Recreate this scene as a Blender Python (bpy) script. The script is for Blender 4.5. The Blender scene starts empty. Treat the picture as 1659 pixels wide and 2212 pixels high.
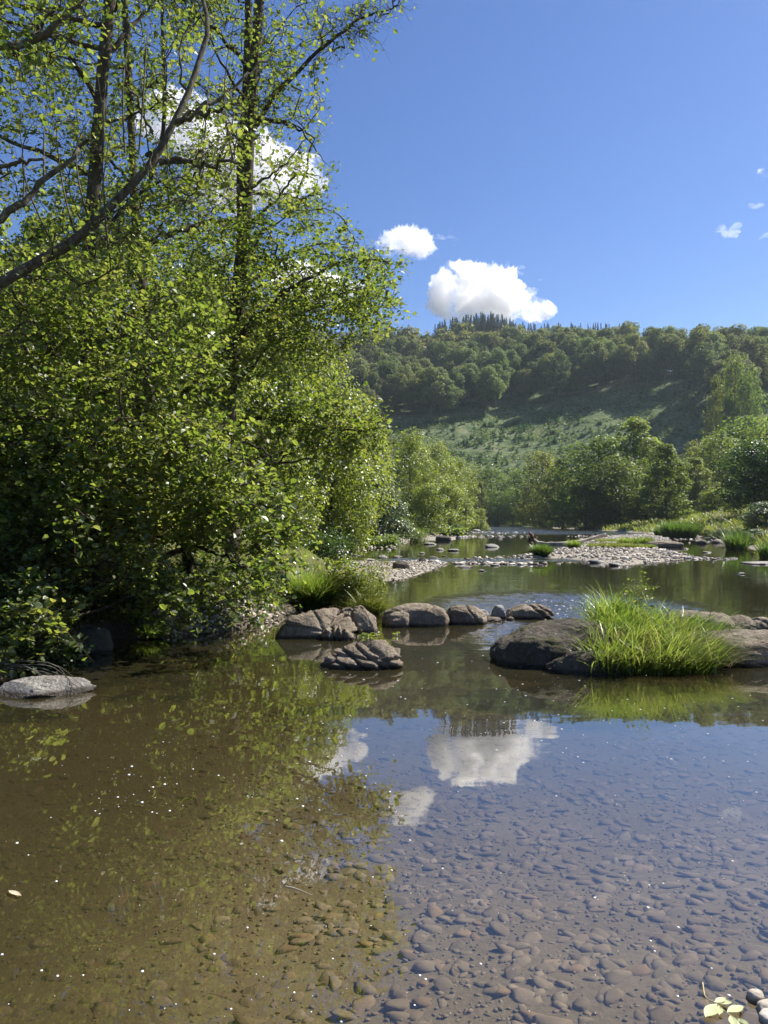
import bpy, math
import numpy as np
from mathutils import Matrix, Vector

# ------------------------------------------------------------------ camera, sky, sun, exposure
sc = bpy.context.scene
COL = sc.collection
F = 1597.6                      # focal length in units of a 1659 x 2212 frame
CX, CY, YH = 829.5, 1106.0, 1127.0
CAMH = 1.55
PITCH = math.atan((YH - CY) / F)
camd = bpy.data.cameras.new('camera')
camd.sensor_fit = 'VERTICAL'
camd.sensor_height = 36.0
camd.lens = 26.0
camd.clip_start = 0.05
camd.clip_end = 9000
cam = bpy.data.objects.new('camera', camd)
COL.objects.link(cam)
cam.location = (0, 0, CAMH)
cam.rotation_euler = (math.radians(90) + PITCH, 0, 0)
sc.camera = cam

SUN_EL, SUN_AZ = math.radians(48), math.radians(62)      # azimuth clockwise from +Y (view direction)
world = bpy.data.worlds.new('World')
sc.world = world
world.use_nodes = True
wn, wl = world.node_tree.nodes, world.node_tree.links
wn.clear()
sky = wn.new('ShaderNodeTexSky')
sky.sky_type = 'NISHITA'
sky.sun_disc = False
sky.sun_elevation = SUN_EL
sky.sun_rotation = SUN_AZ
sky.altitude = 300
sky.air_density = 1.0
sky.dust_density = 0.25
sky.ozone_density = 3.0
hs = wn.new('ShaderNodeHueSaturation')
hs.inputs['Saturation'].default_value = 1.2
hs.inputs['Hue'].default_value = .512
bg = wn.new('ShaderNodeBackground')
bg.inputs['Strength'].default_value = 0.066
wo = wn.new('ShaderNodeOutputWorld')
wl.new(sky.outputs[0], hs.inputs['Color'])
wl.new(hs.outputs[0], bg.inputs['Color'])
wl.new(bg.outputs[0], wo.inputs['Surface'])

sund = bpy.data.lights.new('sun', 'SUN')
sund.energy = 4.6
sund.angle = math.radians(0.5)
sund.color = (1.0, 0.93, 0.82)
sun = bpy.data.objects.new('sun', sund)
COL.objects.link(sun)
SDIR = Vector((math.sin(SUN_AZ) * math.cos(SUN_EL), math.cos(SUN_AZ) * math.cos(SUN_EL), math.sin(SUN_EL)))
sun.rotation_euler = SDIR.to_track_quat('Z', 'Y').to_euler()
sun.location = (20, 20, 40)

sc.view_settings.view_transform = 'Standard'
sc.view_settings.look = 'None'
sc.view_settings.exposure = 1.15
sc.view_settings.gamma = 1
sc.view_settings.use_curve_mapping = False
sc.render.engine = 'CYCLES'
cy = sc.cycles
cy.use_denoising = True
cy.denoiser = 'OPENIMAGEDENOISE'
cy.max_bounces = 12
cy.diffuse_bounces = 3
cy.glossy_bounces = 3
cy.transmission_bounces = 4
cy.transparent_max_bounces = 10
cy.volume_bounces = 12
cy.volume_step_rate = .35
cy.volume_max_steps = 160
cy.caustics_reflective = False
cy.caustics_refractive = False
cy.sample_clamp_indirect = 6
cy.use_adaptive_sampling = True
cy.adaptive_threshold = 0.02

HAZE = 0.00011

# ------------------------------------------------------------------ helpers
def P(dx, dy, d):
    """point at forward distance d that shows at frame position dx, dy"""
    dx = np.asarray(dx, float); dy = np.asarray(dy, float); d = np.asarray(d, float)
    u = (dx - CX) / F; v = (CY - dy) / F
    cp, sp = math.cos(PITCH), math.sin(PITCH)
    yy = cp - v * sp; zz = sp + v * cp
    return np.stack(np.broadcast_arrays(u / yy * d, d, CAMH + zz / yy * d), -1)

def W(dx, dy, z=0.0):
    v = (CY - dy) / F
    cp, sp = math.cos(PITCH), math.sin(PITCH)
    yy = cp - v * sp; zz = sp + v * cp
    d = (z - CAMH) / (zz / yy)
    return P(dx, dy, d)

def PROJ(p):
    p = np.asarray(p, float)
    x, y, z = p[..., 0], p[..., 1], p[..., 2] - CAMH
    cp, sp = math.cos(PITCH), math.sin(PITCH)
    f = y * cp + z * sp; u = -y * sp + z * cp
    f = np.maximum(f, 1e-3)
    return CX + F * x / f, CY - F * u / f

_rs = np.random.RandomState(7)
_perm = _rs.permutation(256); _perm = np.concatenate([_perm, _perm, _perm])
_g3 = _rs.normal(size=(256, 3)); _g3 /= np.linalg.norm(_g3, axis=1)[:, None]

def noise(p, scale=1.0, seed=0):
    p = np.asarray(p, float)
    if p.shape[-1] == 2:
        p = np.concatenate([p, np.zeros(p.shape[:-1] + (1,))], -1)
    p = p * scale + seed * 17.31 + 0.137
    i = np.floor(p).astype(int); f = p - i
    i &= 255
    w = f * f * f * (f * (f * 6 - 15) + 10)
    out = 0
    for a in (0, 1):
        for b in (0, 1):
            for c in (0, 1):
                h = _perm[_perm[_perm[i[..., 0] + a] + i[..., 1] + b] + i[..., 2] + c]
                g = _g3[h]
                dot = g[..., 0] * (f[..., 0] - a) + g[..., 1] * (f[..., 1] - b) + g[..., 2] * (f[..., 2] - c)
                wa = w[..., 0] if a else 1 - w[..., 0]
                wb = w[..., 1] if b else 1 - w[..., 1]
                wc = w[..., 2] if c else 1 - w[..., 2]
                out = out + dot * wa * wb * wc
    return out * 1.5

def fbm(p, scale=1.0, octaves=4, seed=0, gain=0.5):
    out, a = 0, 1.0
    for k in range(octaves):
        out = out + a * noise(p, scale * 2 ** k, seed + k)
        a *= gain
    return out

def mesh_data(name, verts, faces, mats, smooth=False, mat_idx=None):
    """faces: one (n,k) array or a list of such arrays"""
    if isinstance(faces, np.ndarray):
        faces = [faces]
    faces = [f for f in faces if len(f)]
    me = bpy.data.meshes.new(name)
    verts = np.ascontiguousarray(verts, dtype=np.float32)
    me.vertices.add(len(verts))
    me.vertices.foreach_set('co', verts.ravel())
    tot = np.concatenate([np.full(len(f), f.shape[1]) for f in faces]).astype(np.int32)
    idx = np.concatenate([f.ravel() for f in faces]).astype(np.int32)
    st = np.concatenate([[0], np.cumsum(tot)[:-1]]).astype(np.int32)
    me.loops.add(len(idx))
    me.loops.foreach_set('vertex_index', idx)
    me.polygons.add(len(tot))
    me.polygons.foreach_set('loop_start', st)
    try:
        me.polygons.foreach_set('loop_total', tot)
    except Exception:
        pass
    if not isinstance(mats, (list, tuple)):
        mats = [mats]
    for m in mats:
        me.materials.append(m)
    if mat_idx is not None:
        me.polygons.foreach_set('material_index', np.asarray(mat_idx, dtype=np.int32))
    me.update(calc_edges=True)
    me.polygons.foreach_set('use_smooth', np.full(len(tot), bool(smooth)))
    me.update()
    return me

def link(name, me, parent=None, loc=None, rz=0.0, scale=None, kind=None, label=None, cat=None, group=None):
    o = bpy.data.objects.new(name, me)
    COL.objects.link(o)
    if parent is not None:
        o.parent = parent
    if loc is not None:
        o.location = [float(v) for v in loc]
    o.rotation_euler = (0, 0, rz) if not isinstance(rz, tuple) else rz
    if scale is not None:
        o.scale = scale if isinstance(scale, (tuple, list)) else (scale,) * 3
    tag(o, label, cat, group, kind)
    return o

def tag(o, label=None, cat=None, group=None, kind=None):
    if label: o['label'] = label
    if cat: o['category'] = cat
    if group: o['group'] = group
    if kind: o['kind'] = kind
    return o

def thing(name, label, cat, loc=(0, 0, 0), rz=0.0, group=None):
    return link(name, None, None, loc, rz, None, None, label, cat, group)

def tube(pts, r0, r1=None, sides=7, seed=None, rough=0.0):
    """one polyline as a tube; r0 may be an array"""
    pts = np.asarray(pts, float); n = len(pts)
    r = np.asarray(r0, float) if np.ndim(r0) else np.linspace(r0, r0 if r1 is None else r1, n)
    t = np.gradient(pts, axis=0); t /= np.linalg.norm(t, axis=1)[:, None] + 1e-9
    ref = np.array([0.0, 0, 1.0]) if abs(t[:, 2]).mean() < 0.8 else np.array([1.0, 0, 0])
    a = np.cross(t, ref); a /= np.linalg.norm(a, axis=1)[:, None] + 1e-9
    b = np.cross(t, a)
    th = np.linspace(0, 2 * math.pi, sides, endpoint=False)
    rr = r[:, None] * np.ones(sides)[None]
    if rough:
        q = np.stack(np.broadcast_arrays(np.cos(th)[None] * 2, np.sin(th)[None] * 2, np.arange(n)[:, None] * 0.35), -1)
        rr = rr * (1 + rough * noise(q, 1.0, (seed or 0)))
    v = pts[:, None] + rr[..., None] * (a[:, None] * np.cos(th)[None, :, None] + b[:, None] * np.sin(th)[None, :, None])
    i, j = np.meshgrid(np.arange(n - 1), np.arange(sides), indexing='ij')
    j2 = (j + 1) % sides
    f = np.stack([i * sides + j, i * sides + j2, (i + 1) * sides + j2, (i + 1) * sides + j], -1).reshape(-1, 4)
    v = np.concatenate([v.reshape(-1, 3), pts[:1], pts[-1:]])
    jj = np.arange(sides); k = n * sides
    caps = np.concatenate([np.stack([np.full(sides, k), (jj + 1) % sides, jj], -1),
                           np.stack([np.full(sides, k + 1), (n - 1) * sides + jj, (n - 1) * sides + (jj + 1) % sides], -1)])
    return v, [f, caps]

def tubes(P3, R, sides=3):
    """batch of polylines P3 (N,K,3), radii R (N,K)"""
    N, K = P3.shape[:2]
    t = np.gradient(P3, axis=1); t /= np.linalg.norm(t, axis=2, keepdims=True) + 1e-9
    ref = np.tile(np.array([0.31, 0.22, 0.92]), (N, K, 1))
    a = np.cross(t, ref); a /= np.linalg.norm(a, axis=2, keepdims=True) + 1e-9
    b = np.cross(t, a)
    th = np.linspace(0, 2 * math.pi, sides, endpoint=False)
    v = P3[:, :, None] + R[:, :, None, None] * (a[:, :, None] * np.cos(th)[:, None] + b[:, :, None] * np.sin(th)[:, None])
    n, i, j = np.meshgrid(np.arange(N), np.arange(K - 1), np.arange(sides), indexing='ij')
    j2 = (j + 1) % sides
    base = n * K * sides
    f = np.stack([base + i * sides + j, base + i * sides + j2, base + (i + 1) * sides + j2, base + (i + 1) * sides + j], -1).reshape(-1, 4)
    return v.reshape(-1, 3), f

class Bag:
    """collects vertex/face arrays into one mesh"""
    def __init__(s): s.v = []; s.f = {}; s.n = 0; s.m = {}
    def add(s, v, faces, mi=0):
        if isinstance(faces, np.ndarray): faces = [faces]
        for f in faces:
            s.f.setdefault((f.shape[1], mi), []).append(f + s.n)
        s.v.append(v); s.n += len(v)
    def data(s, name, mats, smooth=False):
        fs, mi = [], []
        for (k, m), L in s.f.items():
            a = np.concatenate(L); fs.append(a); mi.append(np.full(len(a), m))
        return mesh_data(name, np.concatenate(s.v), fs, mats, smooth, np.concatenate(mi))

def smooth_path(pts, n=16):
    """Catmull-Rom through the points (with any number of columns)"""
    p = np.asarray(pts, float)
    q = np.concatenate([[2 * p[0] - p[1]], p, [2 * p[-1] - p[-2]]])
    out = []
    m = len(p) - 1
    for t in np.linspace(0, m, n):
        i = min(int(t), m - 1); u = t - i
        a, b, c, d = q[i], q[i + 1], q[i + 2], q[i + 3]
        out.append(0.5 * ((2 * b) + (-a + c) * u + (2 * a - 5 * b + 4 * c - d) * u * u + (-a + 3 * b - 3 * c + d) * u ** 3))
    return np.array(out)

def rand_rot(rs, n, up=0.6, out=None):
    """rotation frames: columns side, length, normal; normals lean to +Z by up"""
    nrm = rs.normal(size=(n, 3)); nrm /= np.linalg.norm(nrm, axis=1)[:, None]
    nrm[:, 2] = np.abs(nrm[:, 2])
    nrm = nrm + np.array([0, 0, up])
    if out is not None: nrm = nrm + out
    nrm /= np.linalg.norm(nrm, axis=1)[:, None] + 1e-9
    d = rs.normal(size=(n, 3)); d[:, 2] -= 0.25
    d -= nrm * (d * nrm).sum(1)[:, None]
    d /= np.linalg.norm(d, axis=1)[:, None] + 1e-9
    s = np.cross(d, nrm)
    return s, d, nrm

LEAF6 = np.array([[0, 0, 0], [.34, .28, .10], [.38, .66, .12], [0, 1, -.04], [-.38, .66, .12], [-.34, .28, .10]])
LEAF6F = np.array([[0, 1, 2, 3], [0, 3, 4, 5]])
LEAF4 = np.array([[0, 0, 0], [.42, .5, .1], [0, 1, 0], [-.42, .5, .1]])
LEAF4F = np.array([[0, 1, 2], [0, 2, 3]])
NARROW = np.array([[0, 0, 0], [.14, .5, .03], [0, 1, -.1], [-.14, .5, .03]])

def leaves(pos, size, rs, tmpl=LEAF6, tf=LEAF6F, up=0.6, out=None):
    n = len(pos)
    s, d, m = rand_rot(rs, n, up, out)
    size = np.broadcast_to(np.asarray(size, float), (n,))
    v = pos[:, None] + size[:, None, None] * (tmpl[None, :, 0:1] * s[:, None] + tmpl[None, :, 1:2] * d[:, None] + tmpl[None, :, 2:3] * m[:, None])
    f = (np.arange(n) * len(tmpl))[:, None, None] + tf[None]
    return v.reshape(-1, 3), f.reshape(-1, tf.shape[1])

def in_poly(x, y, poly):
    poly = np.asarray(poly, float); c = np.zeros(np.shape(x), bool)
    j = len(poly) - 1
    for i in range(len(poly)):
        xi, yi = poly[i]; xj, yj = poly[j]
        if yi != yj:
            c ^= ((yi > y) != (yj > y)) & (x < (xj - xi) * (y - yi) / (yj - yi) + xi)
        j = i
    return c

def sdf(x, y, poly):
    """distance to polygon, positive inside"""
    poly = np.asarray(poly, float); d = np.full(np.shape(x), 1e9)
    j = len(poly) - 1
    for i in range(len(poly)):
        ax, ay = poly[j]; bx, by = poly[i]
        ex, ey = bx - ax, by - ay
        t = np.clip(((x - ax) * ex + (y - ay) * ey) / (ex * ex + ey * ey + 1e-12), 0, 1)
        d = np.minimum(d, np.hypot(x - ax - t * ex, y - ay - t * ey)); j = i
    return np.where(in_poly(x, y, poly), d, -d)

def sample_poly(rs, poly, n):
    poly = np.asarray(poly, float); lo, hi = poly.min(0), poly.max(0)
    out = []
    k = 0
    while k < n:
        q = lo + rs.rand(n * 2, 2) * (hi - lo)
        q = q[in_poly(q[:, 0], q[:, 1], poly)]
        out.append(q); k += len(q)
    return np.concatenate(out)[:n]

# ------------------------------------------------------------------ materials
class M:
    def __init__(s, name):
        s.mat = bpy.data.materials.new(name); s.mat.use_nodes = True
        s.t = s.mat.node_tree; s.n, s.l = s.t.nodes, s.t.links; s.n.clear()
        s.out = s.n.new('ShaderNodeOutputMaterial')
    def new(s, t, **kw):
        x = s.n.new('ShaderNode' + t)
        for k, v in kw.items():
            if k in x.inputs.keys() and not hasattr(type(x), k):
                s.set(x, k, v)
            else:
                setattr(x, k, v)
        return x
    def set(s, x, k, v):
        if isinstance(v, bpy.types.NodeSocket): s.l.new(v, x.inputs[k])
        else: x.inputs[k].default_value = v
    def noise(s, vec, scale, detail=4, rough=.55, dist=0):
        x = s.n.new('ShaderNodeTexNoise'); x.inputs['Scale'].default_value = scale
        x.inputs['Detail'].default_value = detail; x.inputs['Roughness'].default_value = rough
        x.inputs['Distortion'].default_value = dist
        if vec is not None: s.l.new(vec, x.inputs['Vector'])
        return x
    def ramp(s, fac, stops, interp='LINEAR'):
        x = s.n.new('ShaderNodeValToRGB'); x.color_ramp.interpolation = interp
        e = x.color_ramp.elements
        while len(e) < len(stops): e.new(0.5)
        for el, (p, c) in zip(e, stops):
            el.position = p; el.color = (c[0], c[1], c[2], 1) if len(c) == 3 else c
        s.l.new(fac, x.inputs[0]); return x.outputs[0]
    def mix(s, fac, a, b, mode='MIX'):
        x = s.n.new('ShaderNodeMix'); x.data_type = 'RGBA'; x.blend_type = mode
        for k, v in ((0, fac), (6, a), (7, b)):
            if isinstance(v, bpy.types.NodeSocket): s.l.new(v, x.inputs[k])
            elif k == 0: x.inputs[0].default_value = v
            else: x.inputs[k].default_value = (*v, 1)
        return x.outputs[2]
    def math(s, op, a, b=0.0, c=None, clamp=False):
        x = s.n.new('ShaderNodeMath'); x.operation = op; x.use_clamp = clamp
        for k, v in enumerate((a, b, c)):
            if v is None: continue
            if isinstance(v, bpy.types.NodeSocket): s.l.new(v, x.inputs[k])
            else: x.inputs[k].default_value = v
        return x.outputs[0]
    def rangemap(s, v, a, b, c=0.0, d=1.0):
        x = s.n.new('ShaderNodeMapRange'); x.clamp = True; x.interpolation_type = 'SMOOTHSTEP'
        s.l.new(v, x.inputs[0])
        for k, q in zip((1, 2, 3, 4), (a, b, c, d)): x.inputs[k].default_value = q
        return x.outputs[0]
    def pos(s): return s.n.new('ShaderNodeNewGeometry').outputs['Position']
    def xyz(s, vec):
        x = s.n.new('ShaderNodeSeparateXYZ'); s.l.new(vec, x.inputs[0]); return x.outputs
    def scalevec(s, vec, v3):
        x = s.n.new('ShaderNodeVectorMath'); x.operation = 'MULTIPLY'
        s.l.new(vec, x.inputs[0]); x.inputs[1].default_value = v3; return x.outputs[0]
    def bump(s, h, strength=.5, dist=.05):
        x = s.n.new('ShaderNodeBump'); x.inputs['Strength'].default_value = strength
        x.inputs['Distance'].default_value = dist; s.l.new(h, x.inputs['Height']); return x.outputs[0]
    def bsdf(s, color, rough=.8, spec=.3, normal=None):
        x = s.n.new('ShaderNodeBsdfPrincipled')
        for k, v in (('Base Color', color), ('Roughness', rough), ('Specular IOR Level', spec)):
            if isinstance(v, bpy.types.NodeSocket): s.l.new(v, x.inputs[k])
            else: x.inputs[k].default_value = (*v, 1) if k == 'Base Color' else v
        if normal is not None: s.l.new(normal, x.inputs['Normal'])
        s.l.new(x.outputs[0], s.out.inputs['Surface']); return x

def leaf_mat(name, cols, trans, tfac=.5, gloss=.06, grough=.35, nscale=.5, objrand=0.0):
    m = M(name)
    g = m.n.new('ShaderNodeNewGeometry')
    rnd = g.outputs['Random Per Island']
    nz = m.noise(g.outputs['Position'], nscale, 2).outputs[0]
    f = m.math('ADD', m.math('MULTIPLY', rnd, .6), m.math('MULTIPLY', m.math('SUBTRACT', nz, .3), .9))
    k = len(cols)
    col = m.ramp(f, [(i / (k - 1), c) for i, c in enumerate(cols)])
    tcol = m.ramp(f, [(i / (len(trans) - 1), c) for i, c in enumerate(trans)])
    if objrand:
        oi = m.n.new('ShaderNodeObjectInfo').outputs['Random']
        v = m.math('ADD', m.math('MULTIPLY', oi, objrand), 1 - objrand * .5)
        hv = []
        for c in (col, tcol):
            h = m.n.new('ShaderNodeHueSaturation')
            m.l.new(c, h.inputs['Color']); m.l.new(v, h.inputs['Value'])
            m.l.new(m.math('ADD', m.math('MULTIPLY', m.math('FRACT', m.math('MULTIPLY', oi, 7.3)), -.05), .525), h.inputs['Hue'])
            hv.append(h.outputs[0])
        col, tcol = hv
    d = m.n.new('ShaderNodeBsdfDiffuse'); m.l.new(col, d.inputs[0])
    t = m.n.new('ShaderNodeBsdfTranslucent'); m.l.new(tcol, t.inputs[0])
    mx = m.n.new('ShaderNodeMixShader'); mx.inputs[0].default_value = tfac
    m.l.new(d.outputs[0], mx.inputs[1]); m.l.new(t.outputs[0], mx.inputs[2])
    gl = m.n.new('ShaderNodeBsdfGlossy'); gl.inputs['Roughness'].default_value = grough
    gl.inputs[0].default_value = (.9, .95, .9, 1)
    m2 = m.n.new('ShaderNodeMixShader')
    m2.inputs[0].default_value = gloss
    m.l.new(mx.outputs[0], m2.inputs[1]); m.l.new(gl.outputs[0], m2.inputs[2])
    m.l.new(m2.outputs[0], m.out.inputs['Surface'])
    return m.mat

MAT = {}
MAT['alder'] = leaf_mat('alder_leaf', [(.04, .062, .016), (.07, .098, .024), (.105, .13, .034), (.16, .15, .055)],
                        [(.09, .18, .02), (.23, .33, .035), (.38, .46, .065), (.50, .46, .12)], .5, .04, .42, .6)
MAT['yellowgreen'] = leaf_mat('willow_leaf', [(.07, .10, .02), (.11, .14, .028), (.15, .17, .04)],
                              [(.24, .34, .03), (.36, .44, .045), (.46, .5, .08)], .48, .05, .4, .3)
MAT['silver'] = leaf_mat('silver_leaf', [(.07, .10, .045), (.10, .13, .07), (.15, .18, .11)],
                         [(.14, .22, .05), (.20, .28, .08), (.26, .32, .12)], .4, .08, .4, .3)
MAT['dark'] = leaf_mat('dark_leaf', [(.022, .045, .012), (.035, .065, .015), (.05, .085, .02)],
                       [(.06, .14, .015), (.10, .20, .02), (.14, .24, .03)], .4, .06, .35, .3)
MAT['valley'] = leaf_mat('valley_leaf', [(.055, .08, .022), (.08, .108, .028), (.11, .135, .036)],
                         [(.18, .26, .035), (.27, .36, .045), (.36, .42, .07)], .45, .04, .45, .12, .35)
MAT['beech'] = leaf_mat('beech_leaf', [(.055, .085, .030), (.085, .115, .038), (.12, .14, .05)],
                        [(.15, .21, .05), (.22, .28, .06), (.30, .32, .08)], .42, .03, .5, .05, .55)
MAT['conifer'] = leaf_mat('conifer_needle', [(.015, .032, .014), (.022, .045, .018), (.03, .055, .022)],
                          [(.02, .05, .015), (.03, .06, .02), (.04, .08, .02)], .2, .03, .5, .1, .3)
MAT['sapling'] = leaf_mat('sapling_needle', [(.06, .12, .05), (.08, .15, .06), (.11, .19, .08)],
                          [(.12, .24, .07), (.16, .3, .08), (.2, .34, .1)], .3, .03, .5, .1, .4)
MAT['grass'] = leaf_mat('grass_blade', [(.035, .08, .012), (.07, .13, .018), (.11, .17, .025), (.22, .21, .06)],
                        [(.13, .25, .03), (.24, .38, .04), (.40, .48, .08), (.58, .50, .20)], .5, .06, .35, 2.0)
MAT['reed'] = leaf_mat('reed_blade', [(.025, .055, .012), (.045, .085, .018), (.08, .12, .03)],
                       [(.08, .17, .02), (.15, .27, .03), (.26, .36, .06)], .45, .06, .35, 1.0)
MAT['drygrass'] = leaf_mat('dry_grass_blade', [(.16, .15, .06), (.24, .2, .1), (.32, .26, .15)],
                           [(.22, .26, .06), (.3, .28, .12), (.38, .32, .18)], .4, .04, .4, 1.0)
MAT['meadow'] = leaf_mat('meadow_blade', [(.07, .11, .02), (.12, .14, .03), (.18, .17, .05)],
                         [(.2, .3, .03), (.28, .34, .04), (.36, .34, .07)], .45, .04, .4, .4)
MAT['plume'] = leaf_mat('seed_plume', [(.25, .2, .17), (.32, .26, .22), (.38, .3, .27)],
                        [(.3, .24, .2), (.36, .3, .25), (.4, .34, .3)], .4, .03, .5, .5)
MAT['herb'] = leaf_mat('herb_leaf', [(.05, .09, .02), (.08, .12, .02), (.13, .14, .03), (.2, .13, .06)],
                       [(.2, .32, .03), (.3, .4, .04), (.42, .4, .06), (.5, .3, .1)], .5, .06, .35, 2.0)
MAT['redleaf'] = leaf_mat('red_leaf', [(.2, .02, .02), (.3, .03, .02)], [(.4, .03, .03), (.5, .05, .03)], .4, .05)

def bark_mat(name, c0, c1, lichen=.4, scale=9):
    m = M(name); p = m.pos()
    q = m.scalevec(p, (1, 1, .25))
    a = m.noise(q, scale, 6, .65).outputs[0]
    col = m.ramp(a, [(.3, c0), (.7, c1)])
    li = m.noise(p, scale * .8, 5, .7).outputs[0]
    col = m.mix(m.rangemap(li, .56, .64, 0, lichen), col, (.22, .23, .17))
    mo = m.noise(p, scale * .3, 3).outputs[0]
    col = m.mix(m.rangemap(mo, .5, .7, 0, .5), col, (.05, .06, .015))
    m.bsdf(col, .9, .15, m.bump(a, .8, .02)); return m.mat
MAT['bark'] = bark_mat('alder_bark', (.025, .02, .014), (.10, .08, .06))
MAT['bough'] = bark_mat('lichened_bark', (.035, .03, .022), (.16, .14, .105), .85, 22)
MAT['twig'] = bark_mat('twig_bark', (.035, .027, .018), (.11, .08, .055), .2, 20)
MAT['palebark'] = bark_mat('pale_bark', (.07, .065, .055), (.18, .165, .14), .2, 2)

def rock_mat(name, c0, c1, c2, moss=.3, lichen=.5, wet=True, scale=1.0):
    m = M(name); p = m.pos(); g = m.n.new('ShaderNodeNewGeometry')
    big = m.noise(p, 2.2 * scale, 5, .6, .4).outputs[0]
    fine = m.noise(p, 38 * scale, 6, .7).outputs[0]
    mid = m.noise(p, 9 * scale, 6, .65, .8).outputs[0]
    col = m.ramp(m.math('ADD', m.math('MULTIPLY', big, .5), m.math('MULTIPLY', mid, .5)), [(.32, c0), (.5, c1), (.68, c2)])
    col = m.mix(m.rangemap(fine, .35, .7, .35, 0), col, (.03, .027, .022))
    li = m.noise(p, 17 * scale, 5, .75, .3).outputs[0]
    col = m.mix(m.rangemap(li, .58, .66, 0, lichen), col, (.38, .36, .31))
    nz = m.xyz(g.outputs['Normal'])[2]
    ms = m.math('MULTIPLY', m.rangemap(m.noise(p, 4 * scale, 6, .7).outputs[0], .5, .62), m.rangemap(nz, .15, .8))
    col = m.mix(m.math('MULTIPLY', ms, moss), col, (.075, .075, .02))
    rough = .85
    if wet:
        zz = m.math('ADD', m.xyz(p)[2], m.math('MULTIPLY', mid, -.05))
        w = m.rangemap(zz, .005, .035, 1, 0)
        col = m.mix(w, col, m.mix(1.0, col, (.22, .19, .16), 'MULTIPLY'))
        rough = m.rangemap(zz, .0, .03, .25, .85)
    h = m.math('ADD', m.math('MULTIPLY', mid, .7), m.math('MULTIPLY', fine, .3))
    m.bsdf(col, rough, .35, m.bump(h, 1.0, .07)); return m.mat
MAT['rock'] = rock_mat('river_rock', (.09, .068, .047), (.245, .197, .145), (.42, .355, .275), .4, .45)
MAT['darkrock'] = rock_mat('mossy_dark_rock', (.035, .028, .021), (.085, .07, .054), (.19, .16, .13), .8, .3)
MAT['palerock'] = rock_mat('pale_rock', (.26, .245, .22), (.36, .345, .32), (.48, .46, .43), .05, .2)
MAT['slab'] = rock_mat('grey_slab', (.15, .14, .12), (.29, .27, .24), (.44, .42, .38), .1, .3)
MAT['mossrock'] = rock_mat('moss_capped_rock', (.05, .045, .035), (.10, .09, .07), (.16, .14, .11), 1.0, .1)

def stone_mat(name, stops, wetz=True):
    m = M(name); p = m.pos()
    oi = m.n.new('ShaderNodeNewGeometry').outputs['Random Per Island']
    ob = m.n.new('ShaderNodeObjectInfo').outputs['Random']
    r = m.math('FRACT', m.math('ADD', m.math('MULTIPLY', oi, 3.7), ob))
    a = m.noise(p, 30, 5, .65).outputs[0]
    col = m.ramp(r, stops)
    col = m.mix(m.rangemap(a, .3, .75, .5, 0), col, m.mix(1.0, col, (.45, .42, .38), 'MULTIPLY'))
    if wetz:
        z = m.xyz(p)[2]
        col = m.mix(m.rangemap(z, .0, .02, 1, 0), col, m.mix(1.0, col, (.35, .32, .28), 'MULTIPLY'))
    m.bsdf(col, .8, .3, m.bump(a, .5, .01)); return m.mat
MAT['gravel'] = stone_mat('dry_gravel_stone', [(0, (.24, .20, .16)), (.3, (.42, .37, .31)), (.7, (.58, .53, .46)), (1, (.72, .69, .62))])
def bedstone_mat():
    m = M('silted_bed_stone'); p = m.pos()
    oi = m.n.new('ShaderNodeNewGeometry').outputs['Random Per Island']
    ob = m.n.new('ShaderNodeObjectInfo').outputs['Random']
    r = m.math('FRACT', m.math('ADD', m.math('MULTIPLY', oi, 3.7), ob))
    col = m.ramp(r, [(0, (.13, .118, .09)), (.3, (.205, .185, .148)), (.6, (.25, .225, .18)), (.85, (.24, .21, .175)), (.95, (.25, .18, .11)), (1, (.36, .33, .28))])
    n = m.noise(p, 22, 5, .65).outputs[0]
    col = m.mix(m.rangemap(n, .3, .7, .35, 0), col, (.085, .068, .04))
    sil = m.noise(p, 1.3, 4).outputs[0]
    col = m.mix(m.rangemap(sil, .35, .7, 0.1, .75), col, (.135, .11, .078))
    m.bsdf(col, .9, .1, m.bump(n, .4, .01)); return m.mat
MAT['bedstone'] = bedstone_mat()

def ground_mat():
    m = M('valley_ground'); p = m.pos(); X, Y, Z = m.xyz(p)
    n1 = m.noise(p, 1.1, 6, .6).outputs[0]; n2 = m.noise(p, 25, 5, .7).outputs[0]; n3 = m.noise(p, .06, 6, .6).outputs[0]
    bed = m.ramp(m.math('ADD', m.math('MULTIPLY', n1, .5), m.math('MULTIPLY', n2, .5)), [(.3, (.10, .087, .062)), (.55, (.165, .145, .105)), (.75, (.22, .195, .145))])
    gravel = m.mix(m.rangemap(Y, 14, 20), m.ramp(n2, [(.3, (.06, .05, .035)), (.7, (.14, .12, .09))]), m.ramp(n2, [(.3, (.17, .15, .12)), (.7, (.36, .33, .28))]))
    soil = m.ramp(m.math('ADD', m.math('MULTIPLY', n1, .6), m.math('MULTIPLY', n2, .4)), [(.35, (.05, .045, .02)), (.5, (.085, .09, .03)), (.65, (.13, .13, .045))])
    hill = m.ramp(m.math('ADD', m.math('MULTIPLY', n3, .5), m.math('MULTIPLY', m.noise(p, .5, 6, .7).outputs[0], .5)),
                  [(.38, (.04, .07, .03)), (.5, (.085, .12, .05)), (.6, (.17, .18, .10))])
    c = m.mix(m.rangemap(Z, -.03, .01), bed, gravel)
    c = m.mix(m.rangemap(m.math('ADD', Z, m.math('MULTIPLY', n1, .1)), .2, .32), c, soil)
    c = m.mix(m.rangemap(Y, 180, 240), c, hill)
    m.bsdf(c, .95, .1, m.bump(n2, .5, .02)); return m.mat
MAT['ground'] = ground_mat()

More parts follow.
